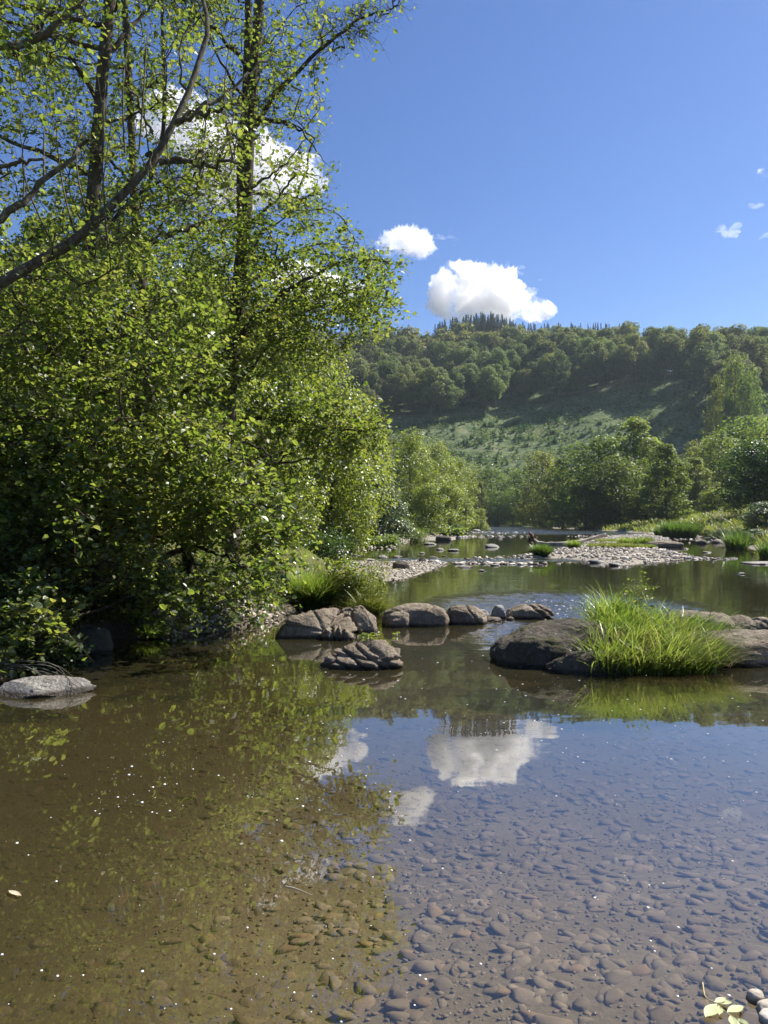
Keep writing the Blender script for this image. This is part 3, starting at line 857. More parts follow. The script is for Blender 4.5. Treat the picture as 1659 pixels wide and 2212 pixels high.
def stone_field(parent, name, mat, pos, size, n_single, rs, flat=.35, tilt=.2, yaw=None, spread=.5, lowpoly=False, stuffname='loose_stones'):
    vs = [pebble(200 + k, flat) for k in range(12)]
    vl = [pebble(200 + k, flat, IV1) for k in range(12)]
    meshes = [mesh_data(name, v, IF2, mat, True) for v in vs]
    dist = np.linalg.norm(pos - np.array([0, 0, CAMH]), axis=1)
    px, py = PROJ(pos)
    vis = (px > -20) & (px < 1680) & (py > 0) & (py < 2230)
    order = np.argsort(-(size / dist) * vis)
    kk = rs.randint(12, size=len(pos))
    yw = (0 if yaw is None else yaw) + rs.normal(size=len(pos)) * spread
    tx, ty = rs.normal(size=len(pos)) * tilt, rs.normal(size=len(pos)) * tilt
    for i in order[:n_single]:
        o = link(name, meshes[kk[i]], parent, pos[i], (tx[i], ty[i], yw[i]), float(size[i] / 2))
    bag = Bag()
    rest = order[n_single:]
    c, s = np.cos(yw), np.sin(yw)
    for k, lo in [(k, lo) for k in range(12) for lo in (False, True)]:
        idx = rest[kk[rest] == k]
        small = lowpoly | (size[idx] / dist[idx] < .017)
        idx = idx[small == lo]
        if not len(idx): continue
        src, ff = (vl[k], IF1) if lo else (vs[k], IF2)
        v = src[None] * (size[idx] / 2)[:, None, None]
        z = v[..., 2] + tx[idx][:, None] * v[..., 1] + ty[idx][:, None] * v[..., 0]
        x = v[..., 0] * c[idx][:, None] - v[..., 1] * s[idx][:, None]
        y = v[..., 0] * s[idx][:, None] + v[..., 1] * c[idx][:, None]
        vv = np.stack([x, y, z], -1) + pos[idx][:, None]
        f = (np.arange(len(idx)) * len(src))[:, None, None] + ff[None]
        bag.add(vv.reshape(-1, 3), f.reshape(-1, 3))
    if bag.n:
        link(stuffname, bag.data(stuffname, mat, True), parent, kind='stuff')

# river bed
rs = np.random.RandomState(11)
def field(n, x0, x1, y0, y1, smin, smax, power, zoff, xslope=0):
    y = y0 + (y1 - y0) * rs.rand(n) ** 1.0
    x = (x0 + (x1 - x0) * rs.rand(n)) * (1 + xslope * y)
    size = smin + (smax - smin) * rs.rand(n) ** power
    z = height(x, y)
    return np.stack([x, y, z + size * zoff], -1), size
p1, s1 = field(14500, -1.1, 1.1, 1.6, 8.0, .030, .19, 3.0, -.015, .42)
keep = (p1[:, 2] < -.045 - s1 * .12) & (rs.rand(len(p1)) < np.interp(p1[:, 0] / p1[:, 1], [-.35, -.1, .1], [.25, .5, 1]))
p1, s1 = p1[keep], s1[keep]
stone_field(GROUND, 'bed_stone', MAT['bedstone'], p1, s1, 290, rs, .17, .12, .35, .9, stuffname='bed_cobbles')
p2, s2 = field(5000, -1.0, 1.0, 1.6, 5.5, .012, .04, 1.5, .1, .42)
keep = p2[:, 2] < -.02
stone_field(GROUND, 'bed_pebble', MAT['bedstone'], p2[keep], s2[keep], 0, rs, .4, .2, lowpoly=True, stuffname='bed_pebbles')

# gravel island, spit, weir and shores
def poly_stones(poly, n, smin, smax, pw=2.0):
    q = sample_poly(rs, poly, n)
    s = smin + (smax - smin) * rs.rand(n) ** pw
    return np.stack([q[:, 0], q[:, 1], height(q[:, 0], q[:, 1]) + s * .08], -1), s
def line_stones(pts, n, wid, smin, smax, pw=1.5, base=None):
    c = smooth_path([W(a, b)[:2] for a, b in pts], 60)
    t = rs.rand(n) * 58.9; i = t.astype(int); u = (t - i)[:, None]
    q = c[i] * (1 - u) + c[i + 1] * u + rs.normal(size=(n, 2)) * np.asarray(wid)
    s = smin + (smax - smin) * rs.rand(n) ** pw
    z = np.maximum(height(q[:, 0], q[:, 1]), -.04 if base is None else base) + s * .05
    return np.stack([q[:, 0], q[:, 1], z], -1), s
a, b = zip(*[poly_stones(ISLE, 6500, .07, .34, 2.4), poly_stones(SPIT, 2600, .03, .17, 2.5),
             line_stones([(955, 1219), (1010, 1217), (1060, 1217), (1110, 1219), (1170, 1218)], 190, (.4, .3), .10, .42, 2.0, -.03),
             line_stones([(1010, 1209), (1060, 1206), (1120, 1202), (1180, 1196)], 80, (.5, .35), .10, .38, 2.0, -.03),
             line_stones([(1440, 1206), (1500, 1207), (1560, 1208)], 60, (.8, .4), .12, .4),
             line_stones([(960, 1161), (1000, 1159), (1050, 1160), (1110, 1158)], 120, (1.2, 1.5), .2, .7),
             line_stones([(1440, 1164), (1500, 1166), (1560, 1170), (1600, 1172)], 160, (1.2, .8), .15, .5),
             line_stones([(1000, 1152), (1060, 1150), (1100, 1152)], 60, (2, 2), .3, .8),
             line_stones([(1250, 1160), (1330, 1157), (1420, 1158)], 160, (1.5, 1.5), .2, .6)])
stone_field(GROUND, 'gravel_stone', MAT['gravel'], np.concatenate(a), np.concatenate(b), 250, rs, .42, .2, lowpoly=True, stuffname='gravel')
a, b = zip(*[line_stones([(340, 1380), (400, 1366), (470, 1356), (540, 1345), (590, 1332)], 420, (.16, .16), .04, .19, 1.8, -.03),
             line_stones([(400, 1352), (480, 1345), (560, 1338)], 260, (.3, .22), .04, .16, 1.8),
             line_stones([(690, 1200), (740, 1192), (800, 1184), (850, 1175)], 120, (.8, .8), .12, .5),
             line_stones([(600, 1338), (640, 1320), (700, 1310), (820, 1310)], 120, (.3, .3), .05, .22)])
stone_field(GROUND, 'shore_stone', MAT['gravel'], np.concatenate(a), np.concatenate(b), 120, rs, .45, .25, stuffname='shore_gravel')

# stones at the very corner of the near bank
rock('pale wet cobble at the bottom right corner of the pool', 1612, 1650, 2148, 2166, .8, 'gravel', 301, .3, rough=.15, res=(40, 24), name='river_stone', cat='stone')
rock('reddish brown cobble in the bottom right corner', 1634, 1700, 2170, 2200, .8, 'gravel', 303, .2, rough=.18, res=(40, 24), name='river_stone', cat='stone')
rock('pale cobble below the reddish one in the bottom right corner', 1640, 1710, 2196, 2222, .8, 'gravel', 306, .2, rough=.16, res=(40, 24), name='river_stone', cat='stone')

# ------------------------------------------------------------------ grass and herbs
def blades(base, length, dirs, rs, width=.006, bend=.5, segs=4, droop=1.0):
    n = len(base)
    length = np.broadcast_to(length, (n,)); width = np.broadcast_to(width, (n,))
    up = np.array([0, 0, 1.0])
    d = dirs / (np.linalg.norm(dirs, axis=1)[:, None] + 1e-9)
    hz = d * np.array([1, 1, 0]); hz = hz + rs.normal(size=(n, 3)) * .05 * np.array([1, 1, 0]); hz /= np.linalg.norm(hz, axis=1)[:, None] + 1e-9
    side = np.cross(hz, up); 
    ang = rs.rand(n) * math.pi * .5 - math.pi * .25
    side = side * np.cos(ang)[:, None] + hz * np.sin(ang)[:, None]
    T = np.linspace(0, 1, segs + 1)
    b = np.broadcast_to(bend, (n,))[:, None]
    out = hz[:, None] * (b * T[None] ** 2 * length[:, None])[..., None]
    rise = d[:, None] * (length[:, None] * T[None])[..., None]
    fall = up * (-(b * droop * .55) * T[None] ** 2.4 * length[:, None])[..., None]
    c = base[:, None] + rise + out + fall
    w = width[:, None] * (1 - T[None] ** 1.6 * .96)
    L = c - side[:, None] * w[..., None]; R = c + side[:, None] * w[..., None]
    v = np.stack([L, R], 2).reshape(n, -1, 3)
    k = np.arange(segs)
    f = np.stack([2 * k, 2 * k + 1, 2 * k + 3, 2 * k + 2], -1)
    f = (np.arange(n) * (2 * segs + 2))[:, None, None] + f[None]
    return v.reshape(-1, 3), f.reshape(-1, 4)

def lean_dirs(rs, n, lean, spread):
    d = rs.normal(size=(n, 3)) * spread; d[:, 2] = 1
    return d + np.array([lean[0], lean[1], 0])

def stalks(base, tip, r, sides=4, sag=.05, n=5):
    base = np.asarray(base); tip = np.asarray(tip); N = len(base)
    T = np.linspace(0, 1, n)
    Pp = base[:, None] * (1 - T)[None, :, None] + tip[:, None] * T[None, :, None]
    Pp = Pp + (rs.normal(size=(N, 1, 3)) * sag * np.sin(T * math.pi)[None, :, None])
    return Pp, tubes(Pp, np.broadcast_to(r * (1 - .7 * T), (N, n)), sides)

# tall grass clump on the big boulders
rs = np.random.RandomState(21)
gc = thing('grass_clump', 'tall bright green grass clump growing over the boulders at the right', 'grass clump', (2.7, 8.8, 0))
inv = np.array([2.7, 8.8, 0])
def gz(x, y):  # top of the mound the clump grows on
    return .10 + .26 * np.exp(-((x - 2.55) / .9) ** 2 - ((y - 8.9) / .7) ** 2)
bag = Bag()
specs = [((1275, 1400), (1340, 1455), 1500, .40, .66, (.0, -.15)), ((1290, 1480), (1380, 1440), 3200, .38, .72, (.05, -.2)),
         ((1400, 1545), (1370, 1440), 2600, .30, .58, (.3, -.15)), ((1340, 1540), (1440, 1462), 2400, .16, .36, (.2, -.5)),
         ((1440, 1530), (1400, 1440), 500, .45, .72, (.8, -.1)), ((1300, 1370), (1350, 1420), 500, .55, .85, (-.05, 0))]
for (xa, xb), (ya, yb), n, l0, l1, ln in specs:
    dx = xa + (xb - xa) * rs.rand(n); dd = 7.5 + 1.6 * rs.rand(n) ** .9
    x = (dx - CX) / F * dd
    z = gz(x, dd) - .05
    fr = (dd - 7.5) / 1.5
    z = np.where(fr < .35, z * fr / .35, z)
    base = np.stack([x, dd, np.maximum(z, .0)], -1)
    L = (l0 + (l1 - l0) * rs.rand(n)) * (.5 + .45 * rs.rand(n)) * (1 + .28 * noise(base, 2.2, 77))
    v, f = blades(base, L, lean_dirs(rs, n, ln, .30), rs, .0042 + .0035 * rs.rand(n), .15 + .55 * rs.rand(n), 5)
    bag.add(v - inv, f)
link('blades', bag.data('blades', MAT['grass'], True), gc, kind='stuff')
bag = Bag()
nn = 1300
dx = 1290 + 290 * rs.rand(nn); dd = 7.6 + 1.3 * rs.rand(nn); x = (dx - CX) / F * dd
v, f = blades(np.stack([x, dd, gz(x, dd) - .05], -1), .2 + .3 * rs.rand(nn), lean_dirs(rs, nn, (.25, -.4), .5), rs, .004, .6, 4)
bag.add(v - inv, f)
link('dry_blades', bag.data('dry_blades', MAT['drygrass'], True), gc, kind='stuff')
mound = rock_mesh('turf_mound', 2.1, 1.5, .34, MAT['mossrock'], 90, rough=.2, flat=2.4)
link('turf_mound', mound, gc, (.3, -.2, -.02))
# soft-leaved weed standing up out of the clump
wd = thing('tall_weed', 'thin tall weed with small pale leaves rising above the grass clump', 'weed', tuple(W(1370, 1440) * np.array([1, 1, 0]) + np.array([0, .8, .3])))
wloc = np.array(wd.location)
tips = P([1345, 1365, 1385, 1400, 1418, 1330, 1372, 1392, 1410], [1262, 1255, 1235, 1268, 1262, 1290, 1280, 1250, 1285], 8.7)
bs = np.tile(P(1372, 1370, 8.8), (len(tips), 1)) + rs.normal(size=(len(tips), 3)) * .04
Pp, (v, f) = stalks(bs, tips, .004, 4, .04, 6)
link('stem', mesh_data('stem', v - wloc, f, MAT['grass'], True), wd)
pos = (Pp[:, 2:] + rs.normal(size=Pp[:, 2:].shape) * .01).reshape(-1, 3); pos = np.repeat(pos, 5, 0) + rs.normal(size=(len(pos) * 5, 3)) * .022
v, f = leaves(pos, .028 + .022 * rs.rand(len(pos)), rs, LEAF6, LEAF6F, .5)
link('foliage', mesh_data('foliage', v - wloc, f, MAT['herb']), wd, kind='stuff')

def tuft(label, cx, ybase, ytop, wdisp, n, mat='grass', lean=(0, 0), spread=.35, bw=.006, name='grass_tuft', bend=.5, depthk=.6, group=None, zoff=0.0):
    p = W(cx, ybase)
    H = (ybase - ytop) / F * p[1]; w = wdisp / F * p[1]
    cen = np.array([p[0], p[1] + w * depthk * .5, 0]); cen[2] = max(float(height(cen[0], cen[1])), 0) + zoff
    a = rs.rand(n) * 2 * math.pi; r = np.sqrt(rs.rand(n)) * .36 * w
    base = np.stack([r * np.cos(a), r * np.sin(a) * depthk * 1.2, np.zeros(n)], -1)
    d = lean_dirs(rs, n, lean, spread); d[:, 0] += base[:, 0] / (w + 1e-6) * .7; d[:, 1] += base[:, 1] / (w + 1e-6) * .7
    pxw = max(bw, p[1] / 739 * .42)
    v, f = blades(base, H * (.55 + .5 * rs.rand(n)), d, rs, pxw * (.6 + .6 * rs.rand(n)), bend * rs.rand(n), 4)
    return link(name, mesh_data(name, v, f, MAT[mat], True), None, cen, label=label, cat='grass tuft', group=group)

tuft('round dark green grass tuft standing at the left end of the gravel island', 1171, 1206, 1172, 34, 1500, 'reed', (0, 0), .45, bend=.5)
tuft('smaller bright grass tuft on the stones right of the round tuft', 1241, 1190, 1166, 26, 700, 'grass')
tuft('leaning grass tuft on the upper right of the gravel island', 1395, 1180, 1156, 40, 1100, 'grass', (.35, 0), .4)
tuft('loose grass tuft left of the leaning tuft on the island', 1360, 1181, 1160, 50, 900, 'grass', (.1, 0), .5)
for k, (cx, yb, yt, wd_, lb) in enumerate([(1300, 1190, 1176, 50, 'low yellowish grass patch at the left of the island turf'), (1335, 1191, 1174, 56, 'low yellowish grass patch in the middle of the island turf'),
                                          (1372, 1190, 1175, 56, 'low yellowish grass patch below the leaning tuft'), (1410, 1188, 1176, 44, 'low yellowish grass patch at the right of the island turf'), (1330, 1176, 1166, 70, 'thin grass strip along the back of the island')]):
    tuft(lb, cx, yb, yt, wd_, 900, 'meadow', (0, 0), .7, depthk=1.6)
# reeds on the right bank
tuft('wide stand of green reeds below the grassy right bank', 1478, 1163, 1120, 95, 2600, 'reed', (.15, 0), .2, bend=.35, name='reed_bed')
tuft('tall clump of sword-like reeds at the water right of the shore stones', 1600, 1188, 1134, 60, 420, 'reed', (.1, 0), .3, bend=.3, name='reed_bed')
tuft('reed clump at the right edge above the flat slab', 1660, 1206, 1160, 34, 260, 'reed', (0, 0), .3, bend=.3, name='reed_bed')
tuft('short reeds between the far shore and the single alder trunk', 1435, 1160, 1136, 40, 700, 'dark', (0, 0), .25, bend=.3, name='reed_bed')
# left bank grasses
tuft('bright drooping grass bush left of the leafy plants behind the stone row', 668, 1318, 1206, 110, 3600, 'grass', (.0, -.1), .33, .004, bend=.7)
tuft('feathery grass at the right end of the plants behind the stone row', 796, 1330, 1262, 60, 900, 'meadow', (.1, -.15), .5, .004, bend=.8)
tuft('small grass sprout on the bank left of the shore stones', 322, 1382, 1336, 70, 800, 'grass', (.25, -.3), .6, .004, bend=.8)
tuft('dark grass hanging over the shore under the alder branches', 555, 1318, 1262, 60, 700, 'grass', (.2, -.2), .35, .004, bend=.6)

# leafy herbs behind the stone row
def herb(label, cx, ybase, ytop, wdisp, nst, nleaf, lsize, mat='herb', name='leafy_herb', dd=0.0, tm=LEAF6, tf=LEAF6F, sprd=.05, zb=None, group=None, d=None):
    if d is None: d = W(cx, ybase)[1] + dd
    c = P(cx, ybase, d); gzv = max(float(height(c[0], c[1])), 0.0) if zb is None else zb
    cen = np.array([c[0], d, gzv])
    w = wdisp / F * d; H = P(cx, ytop, d)[2] - gzv
    root = thing(name, label, 'plant', cen, group=group)
    b = np.stack([rs.normal(size=nst) * w * .22, rs.normal(size=nst) * w * .2, np.zeros(nst)], -1)
    tp = b + np.stack([rs.normal(size=nst) * w * .16, rs.normal(size=nst) * w * .14, H * (.55 + .45 * rs.rand(nst))], -1)
    Pp, (v, f) = stalks(b, tp, max(.003, d * .0004), 3, .03, 8)
    link('stems', mesh_data('stems', v, f, MAT['twig'], True), root, kind='stuff')
    q = Pp[:, 1:].reshape(-1, 3)
    q = q[rs.randint(len(q), size=nleaf)] + rs.normal(size=(nleaf, 3)) * sprd * np.array([1, 1, .7]) * max(1, w)
    q[:, 2] = np.maximum(q[:, 2], .01)
    v, f = leaves(q, lsize * (.6 + .8 * rs.rand(nleaf)), rs, tm, tf, .5)
    link('foliage', mesh_data('foliage', v, f, MAT[mat]), root, kind='stuff')
    return root
herb('leafy yellow-green herb in the middle of the plants behind the stone row', 735, 1320, 1206, 85, 30, 2900, .042, 'yellowgreen', dd=.3)
herb('leafy reddish-tipped herb at the right of the plants behind the stone row', 782, 1324, 1208, 85, 30, 2900, .04, 'herb', dd=.2)
herb('fine-leaved low herb spilling over the hunched boulder', 806, 1334, 1245, 55, 24, 2600, .032, 'yellowgreen', dd=.25, tm=NARROW, tf=LEAF4F)
r0 = herb('dark red dock stem with red leaves among the green plants', 722, 1318, 1238, 12, 2, 26, .06, 'redleaf', dd=.3)
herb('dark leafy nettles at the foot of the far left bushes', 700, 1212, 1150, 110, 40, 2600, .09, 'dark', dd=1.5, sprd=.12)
herb('pale yellow herb cushion on the backwater shore', 756, 1188, 1168, 60, 30, 1600, .1, 'yellowgreen', sprd=.06, dd=1)
herb('low weeds along the backwater shore right of the pale cushion', 815, 1182, 1158, 70, 30, 1800, .12, 'valley', sprd=.08, dd=1.5)
herb('bright waterside grass and herbs under the willow', 900, 1172, 1140, 60, 40, 2200, .14, 'grass', sprd=.08, dd=2, tm=NARROW, tf=LEAF4F)
herb('bright green butterbur leaves on the shore right of the willow trunk', 975, 1160, 1138, 60, 30, 900, .3, 'grass', sprd=.06, dd=3)
herb('tuft of leaves drooping over the left slab', -10, 1480, 1400, 90, 20, 700, .035, 'herb', dd=.4, tm=NARROW, tf=LEAF4F)
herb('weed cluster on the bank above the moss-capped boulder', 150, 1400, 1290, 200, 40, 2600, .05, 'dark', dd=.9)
herb('brownish bramble on the bank left of the moss-capped boulder', 60, 1440, 1270, 220, 46, 2600, .05, 'herb', dd=1.0)
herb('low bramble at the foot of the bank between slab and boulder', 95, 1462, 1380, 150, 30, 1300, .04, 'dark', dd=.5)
herb('yellow-green nettles on the bank behind the shore stones', 470, 1345, 1262, 150, 40, 2600, .05, 'yellowgreen', dd=.9)
herb('low green herb on the bank right of the sprouting grass', 400, 1362, 1300, 110, 30, 1500, .045, 'grass', dd=.6)
herb('small water plant with round leaves behind the jagged rock', 800, 1388, 1376, 90, 12, 60, .05, 'yellowgreen', dd=.5, sprd=.02, zb=0.0)
# dry grass slope on the left bank
n = 5200
x = -6 + 4.6 * rs.rand(n); y = 9.2 + 4.8 * rs.rand(n); z = height(x, y); k = z > .05
x, y, z = x[k], y[k], z[k]
v, f = blades(np.stack([x, y, z], -1), .08 + .16 * rs.rand(len(x)), lean_dirs(rs, len(x), (.3, -.4), .5), rs, .005, .8, 3)
link('dry_grass', mesh_data('dry_grass', v, f, MAT['drygrass'], True), kind='stuff')
n = 26000
x = -8 + 6.6 * rs.rand(n); y = 5.8 + 7.5 * rs.rand(n); z = height(x, y); k = (z > .03) & (noise(np.stack([x, y], -1), 1.1, 5) > -.25)
x, y, z = x[k], y[k], z[k]
q = np.stack([x, y, z + .02 + .30 * rs.rand(len(x)) ** 1.6], -1)
hf = len(q) // 2
v, f = leaves(q[:hf], .03 + .035 * rs.rand(hf), rs, LEAF6, LEAF6F, .6)
link('bank_undergrowth', mesh_data('bank_undergrowth', v, f, MAT['herb']), kind='stuff')
v, f = leaves(q[hf:], .04 + .04 * rs.rand(len(q) - hf), rs, LEAF6, LEAF6F, .6)
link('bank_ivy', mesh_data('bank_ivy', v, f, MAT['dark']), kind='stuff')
# bank turf further along both shores
def turf(n, xr, yr, mat, L, name, cond, w=.02):
    x = xr[0] + (xr[1] - xr[0]) * rs.rand(n); y = yr[0] + (yr[1] - yr[0]) * rs.rand(n) ** 1.3
    z = height(x, y); s = sdf(x, y, RIVER); k = cond(x, y, z, s); x, y, z = x[k], y[k], z[k]
    px = np.maximum(w, y / 739 * .5)
    v, f = blades(np.stack([x, y, z - .02], -1), L * (.5 + rs.rand(len(x))), lean_dirs(rs, len(x), (.1, -.1), .45), rs, px * (.6 + .6 * rs.rand(len(x))), .6, 3)
    link(name, mesh_data(name, v, f, MAT[mat], True), kind='stuff')
turf(34000, (18, 80), (38, 150), 'meadow', 1.0, 'meadow_grass', lambda x, y, z, s: (s < -.3) & (x > .2 * y))
turf(7000, (-22, 6), (16, 60), 'grass', .35, 'bank_grass', lambda x, y, z, s: (s < -.1) & (s > -4) & (x < .1 * y))
turf(5000, (28, 60), (62, 110), 'plume', 1.7, 'feathery_plume_grass', lambda x, y, z, s: (s < -9) & (x / y > .385) & (x / y < .475) & (y < 100) & (y > 76), .05)
turf(4000, (-10, 60), (225, 262), 'meadow', 1.0, 'far_bank_grass', lambda x, y, z, s: (s < -.2), .1)

# ------------------------------------------------------------------ near alder trees
def bez(a, b, ka, n):
    t = np.linspace(0, 1, n)[:, None]
    return a * (1 - t) ** 2 + 2 * (a + (b - a) * .5 + ka) * t * (1 - t) + b * t ** 2

def grow(name, label, cat, base, trunks, limbs, att, rs, leaf_mat_, lsize, per, spread, tmpl=LEAF6, tf=LEAF6F, bark='bark', leafdens=None, group=None, up=.55, nauto=0, limbscale=1.15):
    """trunks/limbs: lists of (points Nx3, r0, r1). att: attractor points that twigs reach for."""
    base = np.asarray(base, float)
    root = thing(name, label, cat, base, group=group)
    nodes = []
    for i, (pts, r0, r1) in enumerate(trunks):
        q = smooth_path(pts, 26)
        v, f = tube(q, r0, r1, 12, i, .25)
        link('trunk', (lambda B: (B.add(v - base, f), B.data('trunk', MAT[bark], True))[1])(Bag()), root)
        nodes.append(q[4:])
    for i, (pts, r0, r1) in enumerate(limbs):
        q = smooth_path(pts, 20); q[1:-1] += rs.normal(size=(18, 3)) * .02
        v, f = tube(q, r0 * limbscale, r1 * limbscale, 7, i + 5, .2)
        link('limb', (lambda B: (B.add(v - base, f), B.data('limb', MAT[bark], True))[1])(Bag()), root)
        nodes.append(q[3:])
    tn = nodes[0]
    for i in range(nauto):
        e = att[rs.randint(len(att))]
        c_ = tn[(tn[:, 2] < e[2] + .1)]
        s_ = c_[np.argmin(((c_ - e + [0, 0, .8]) ** 2).sum(1))] if len(c_) else tn[0]
        L_ = float(np.linalg.norm(e - s_))
        q = bez(s_, e, np.array([0, 0, -.06 * L_]) + rs.normal(size=3) * .07 * L_, 16); q[1:-1] += rs.normal(size=(14, 3)) * .018
        v, f = tube(q, min(.012 + .011 * L_, .045), .006, 6, i + 20, .2)
        link('limb', (lambda B: (B.add(v - base, f), B.data('limb', MAT[bark], True))[1])(Bag()), root)
        nodes.append(q[3:])
    nodes = np.concatenate(nodes)
    N = len(att)
    d0 = np.array([np.min(((nodes - a) ** 2).sum(1)) for a in att])
    att = att[np.argsort(d0)]
    K = 5
    cap = np.zeros((len(nodes) + N * 3, 3)); cap[:len(nodes)] = nodes; own = np.full(len(cap), -1); cnt = len(nodes)
    TW = np.zeros((N, K, 3)); par = np.full(N, -1)
    for i, a in enumerate(att):
        dd = ((cap[:cnt] - a) ** 2).sum(1)
        dz = a[2] - cap[:cnt, 2]
        j = int(np.argmin(dd * (1 + .6 * (dz < -.2))))
        s = cap[j]; par[i] = own[j]
        L = math.sqrt(dd[j])
        TW[i] = bez(s, a, np.array([0, 0, .12 * L]) + rs.normal(size=3) * .12 * L, K)
        cap[cnt:cnt + 3] = TW[i, 1:4]; cap[cnt + 2] = TW[i, 4]; own[cnt:cnt + 3] = i; cnt += 3
    c = np.ones(N)
    for i in range(N - 1, -1, -1):
        if par[i] >= 0: c[par[i]] += c[i]
    rb = .0032 * np.sqrt(c) + .0015
    rb = np.minimum(rb, .05)
    R = rb[:, None] * np.linspace(1, .45, K)[None]
    v, f = tubes(TW, R, 4)
    link('twigs', mesh_data('twigs', v - base, f, MAT['twig'], True), root, kind='stuff')
    # leaves along the outer part of each twig and in a spray round its tip
    m = per if np.ndim(per) else np.full(N, per)
    if leafdens is not None: m = (m * leafdens(att)).astype(int)
    m = np.maximum(m, 0).astype(int)
    idx = np.repeat(np.arange(N), m)
    S_ = 5
    ts = .3 + .7 * rs.rand(N, S_); ts[:, 0] = 1
    ii = np.minimum((ts * (K - 1)).astype(int), K - 2); u = (ts * (K - 1) - ii)[..., None]
    ar = np.arange(N)[:, None]
    A0 = TW[ar, ii] * (1 - u) + TW[ar, ii + 1] * u
    tdir = TW[:, -1] - TW[:, -2]; tdir /= np.linalg.norm(tdir, axis=1)[:, None] + 1e-9
    D = rs.normal(size=(N, S_, 3)) * np.array([1, 1, .6]) + tdir[:, None] * .9
    D = D / (np.linalg.norm(D, axis=2, keepdims=True) + 1e-9) * (spread * (1.3 + 1.5 * rs.rand(N, S_, 1)))
    sag = np.zeros((N, S_, 3)); sag[..., 2] = -.25 * np.linalg.norm(D, axis=2)
    use = (m > 0)
    SH = np.stack([A0, A0 + D + sag * .8], 2)[use].reshape(-1, 2, 3)
    v, f = tubes(SH, np.broadcast_to(np.array([.0022, .0009]), SH.shape[:2]), 3)
    link('shoots', mesh_data('shoots', v - base, f, MAT['twig']), root, kind='stuff')
    si = rs.randint(S_, size=len(idx)); uu = (.15 + .9 * rs.rand(len(idx)))[:, None]
    pos = A0[idx, si] + D[idx, si] * uu + sag[idx, si] * uu ** 2
    pos = pos + rs.normal(size=pos.shape) * .028
    sz = lsize * (.42 + .95 * rs.rand(len(pos)))
    v, f = leaves(pos, sz, rs, tmpl, tf, up)
    link('foliage', mesh_data('foliage', v - base, f, MAT[leaf_mat_]), root, kind='stuff')
    return root

def attract(rs, poly, n, d0, d1, thr=-.15, nscale=.6, seed=0, dfun=None, fuzz=16):
    out = []; k = 0
    while k < n:
        q = sample_poly(rs, poly, n * 2); d = d0 + (d1 - d0) * rs.rand(len(q))
        if dfun is not None: d = d + dfun(q[:, 0], q[:, 1])
        q = q + rs.normal(size=q.shape) * fuzz
        p = P(q[:, 0], q[:, 1], d)
        nz = noise(p, nscale, seed) + .5 * noise(p, nscale * 2.3, seed + 1)
        p = p[nz > thr]
        p = p[p[:, 2] > .15]
        out.append(p); k += len(p)
    return np.concatenate(out)[:n]

def PL(lst):
    return np.array([P(a, b, c) for a, b, c in lst])

rs = np.random.RandomState(31)
def gbase(dx, d):
    x = (dx - CX) / F * d
    return np.array([x, d, float(height(x, d))])
# double-stemmed alder in the middle of the left group
b = gbase(498, 14.5)
tr = [(np.array([b - [0, 0, .3], *PL([(500, 1080, 14.5), (492, 950, 14.4), (497, 800, 14.3), (515, 650, 14.2), (527, 500, 14.1), (535, 350, 14.0), (545, 200, 14.0), (556, 60, 14.0), (566, -80, 14.0), (572, -240, 14)])]), .19, .07),
      (np.array([*PL([(520, 640, 14.25), (522, 520, 14.5), (519, 380, 14.6), (530, 220, 14.7), (536, 60, 14.7), (534, -100, 14.7), (530, -240, 14.7)])]), .09, .06)]
lm = [(PL([(385, 862, 13.0), (480, 760, 12.6), (600, 640, 12.4), (690, 590, 12.3), (770, 556, 12.2), (840, 570, 12.1)]), .05, .012),
      (PL([(492, 925, 14.0), (545, 905, 12.6), (600, 908, 12.0), (700, 922, 11.6), (770, 930, 11.4)]), .045, .010),
      (PL([(535, 300, 14), (600, 200, 13.6), (700, 100, 13.4), (770, 45, 13.2), (850, 18, 13.0)]), .045, .008),
      (PL([(530, 250, 14), (590, 260, 13.5), (650, 285, 13.2), (700, 350, 13)]), .035, .006),
      (PL([(522, 500, 14.2), (590, 440, 13.6), (640, 380, 13.4), (690, 380, 13.2)]), .03, .006),
      (PL([(515, 640, 14.2), (600, 560, 15), (680, 530, 15.2), (760, 530, 15.4)]), .04, .006),
      (PL([(525, 480, 14), (440, 480, 13.4), (370, 505, 13.0), (310, 520, 12.8)]), .05, .015),
      (PL([(500, 830, 14.3), (560, 760, 15), (640, 720, 15.3), (720, 700, 15.5)]), .04, .006),
      (PL([(545, 160, 14), (490, 90, 13.4), (430, 30, 13), (400, -40, 12.8)]), .04, .008)]
polyA = [(430, -140), (700, -140), (720, 0), (690, 180), (688, 330), (715, 420), (730, 480), (790, 540), (852, 572), (835, 650), (800, 700), (730, 700), (640, 700), (560, 640), (440, 640), (380, 500), (400, 300), (380, 100)]
att = np.concatenate([attract(rs, polyA, 1300, 11.6, 16.2, .1, 1.3, 1),
                      attract(rs, [(560, 640), (830, 560), (850, 640), (780, 720), (700, 760), (600, 820), (470, 860), (400, 860), (420, 720)], 360, 11.6, 15.5, .05, 1.2, 2, fuzz=24),
                      attract(rs, [(560, 860), (700, 850), (790, 880), (838, 930), (800, 985), (700, 990), (600, 960), (520, 960)], 170, 11.0, 12.6, .0, 1.2, 3),
                      attract(rs, [(700, 60), (760, 10), (860, -10), (860, 40), (780, 70), (720, 110)], 110, 12.6, 13.6, -.4, .8, 4)])
def gap(px, py):
    return 1 - .7 * np.exp(-(((px - 530) / 130) ** 2 + ((py - 325) / 110) ** 2))
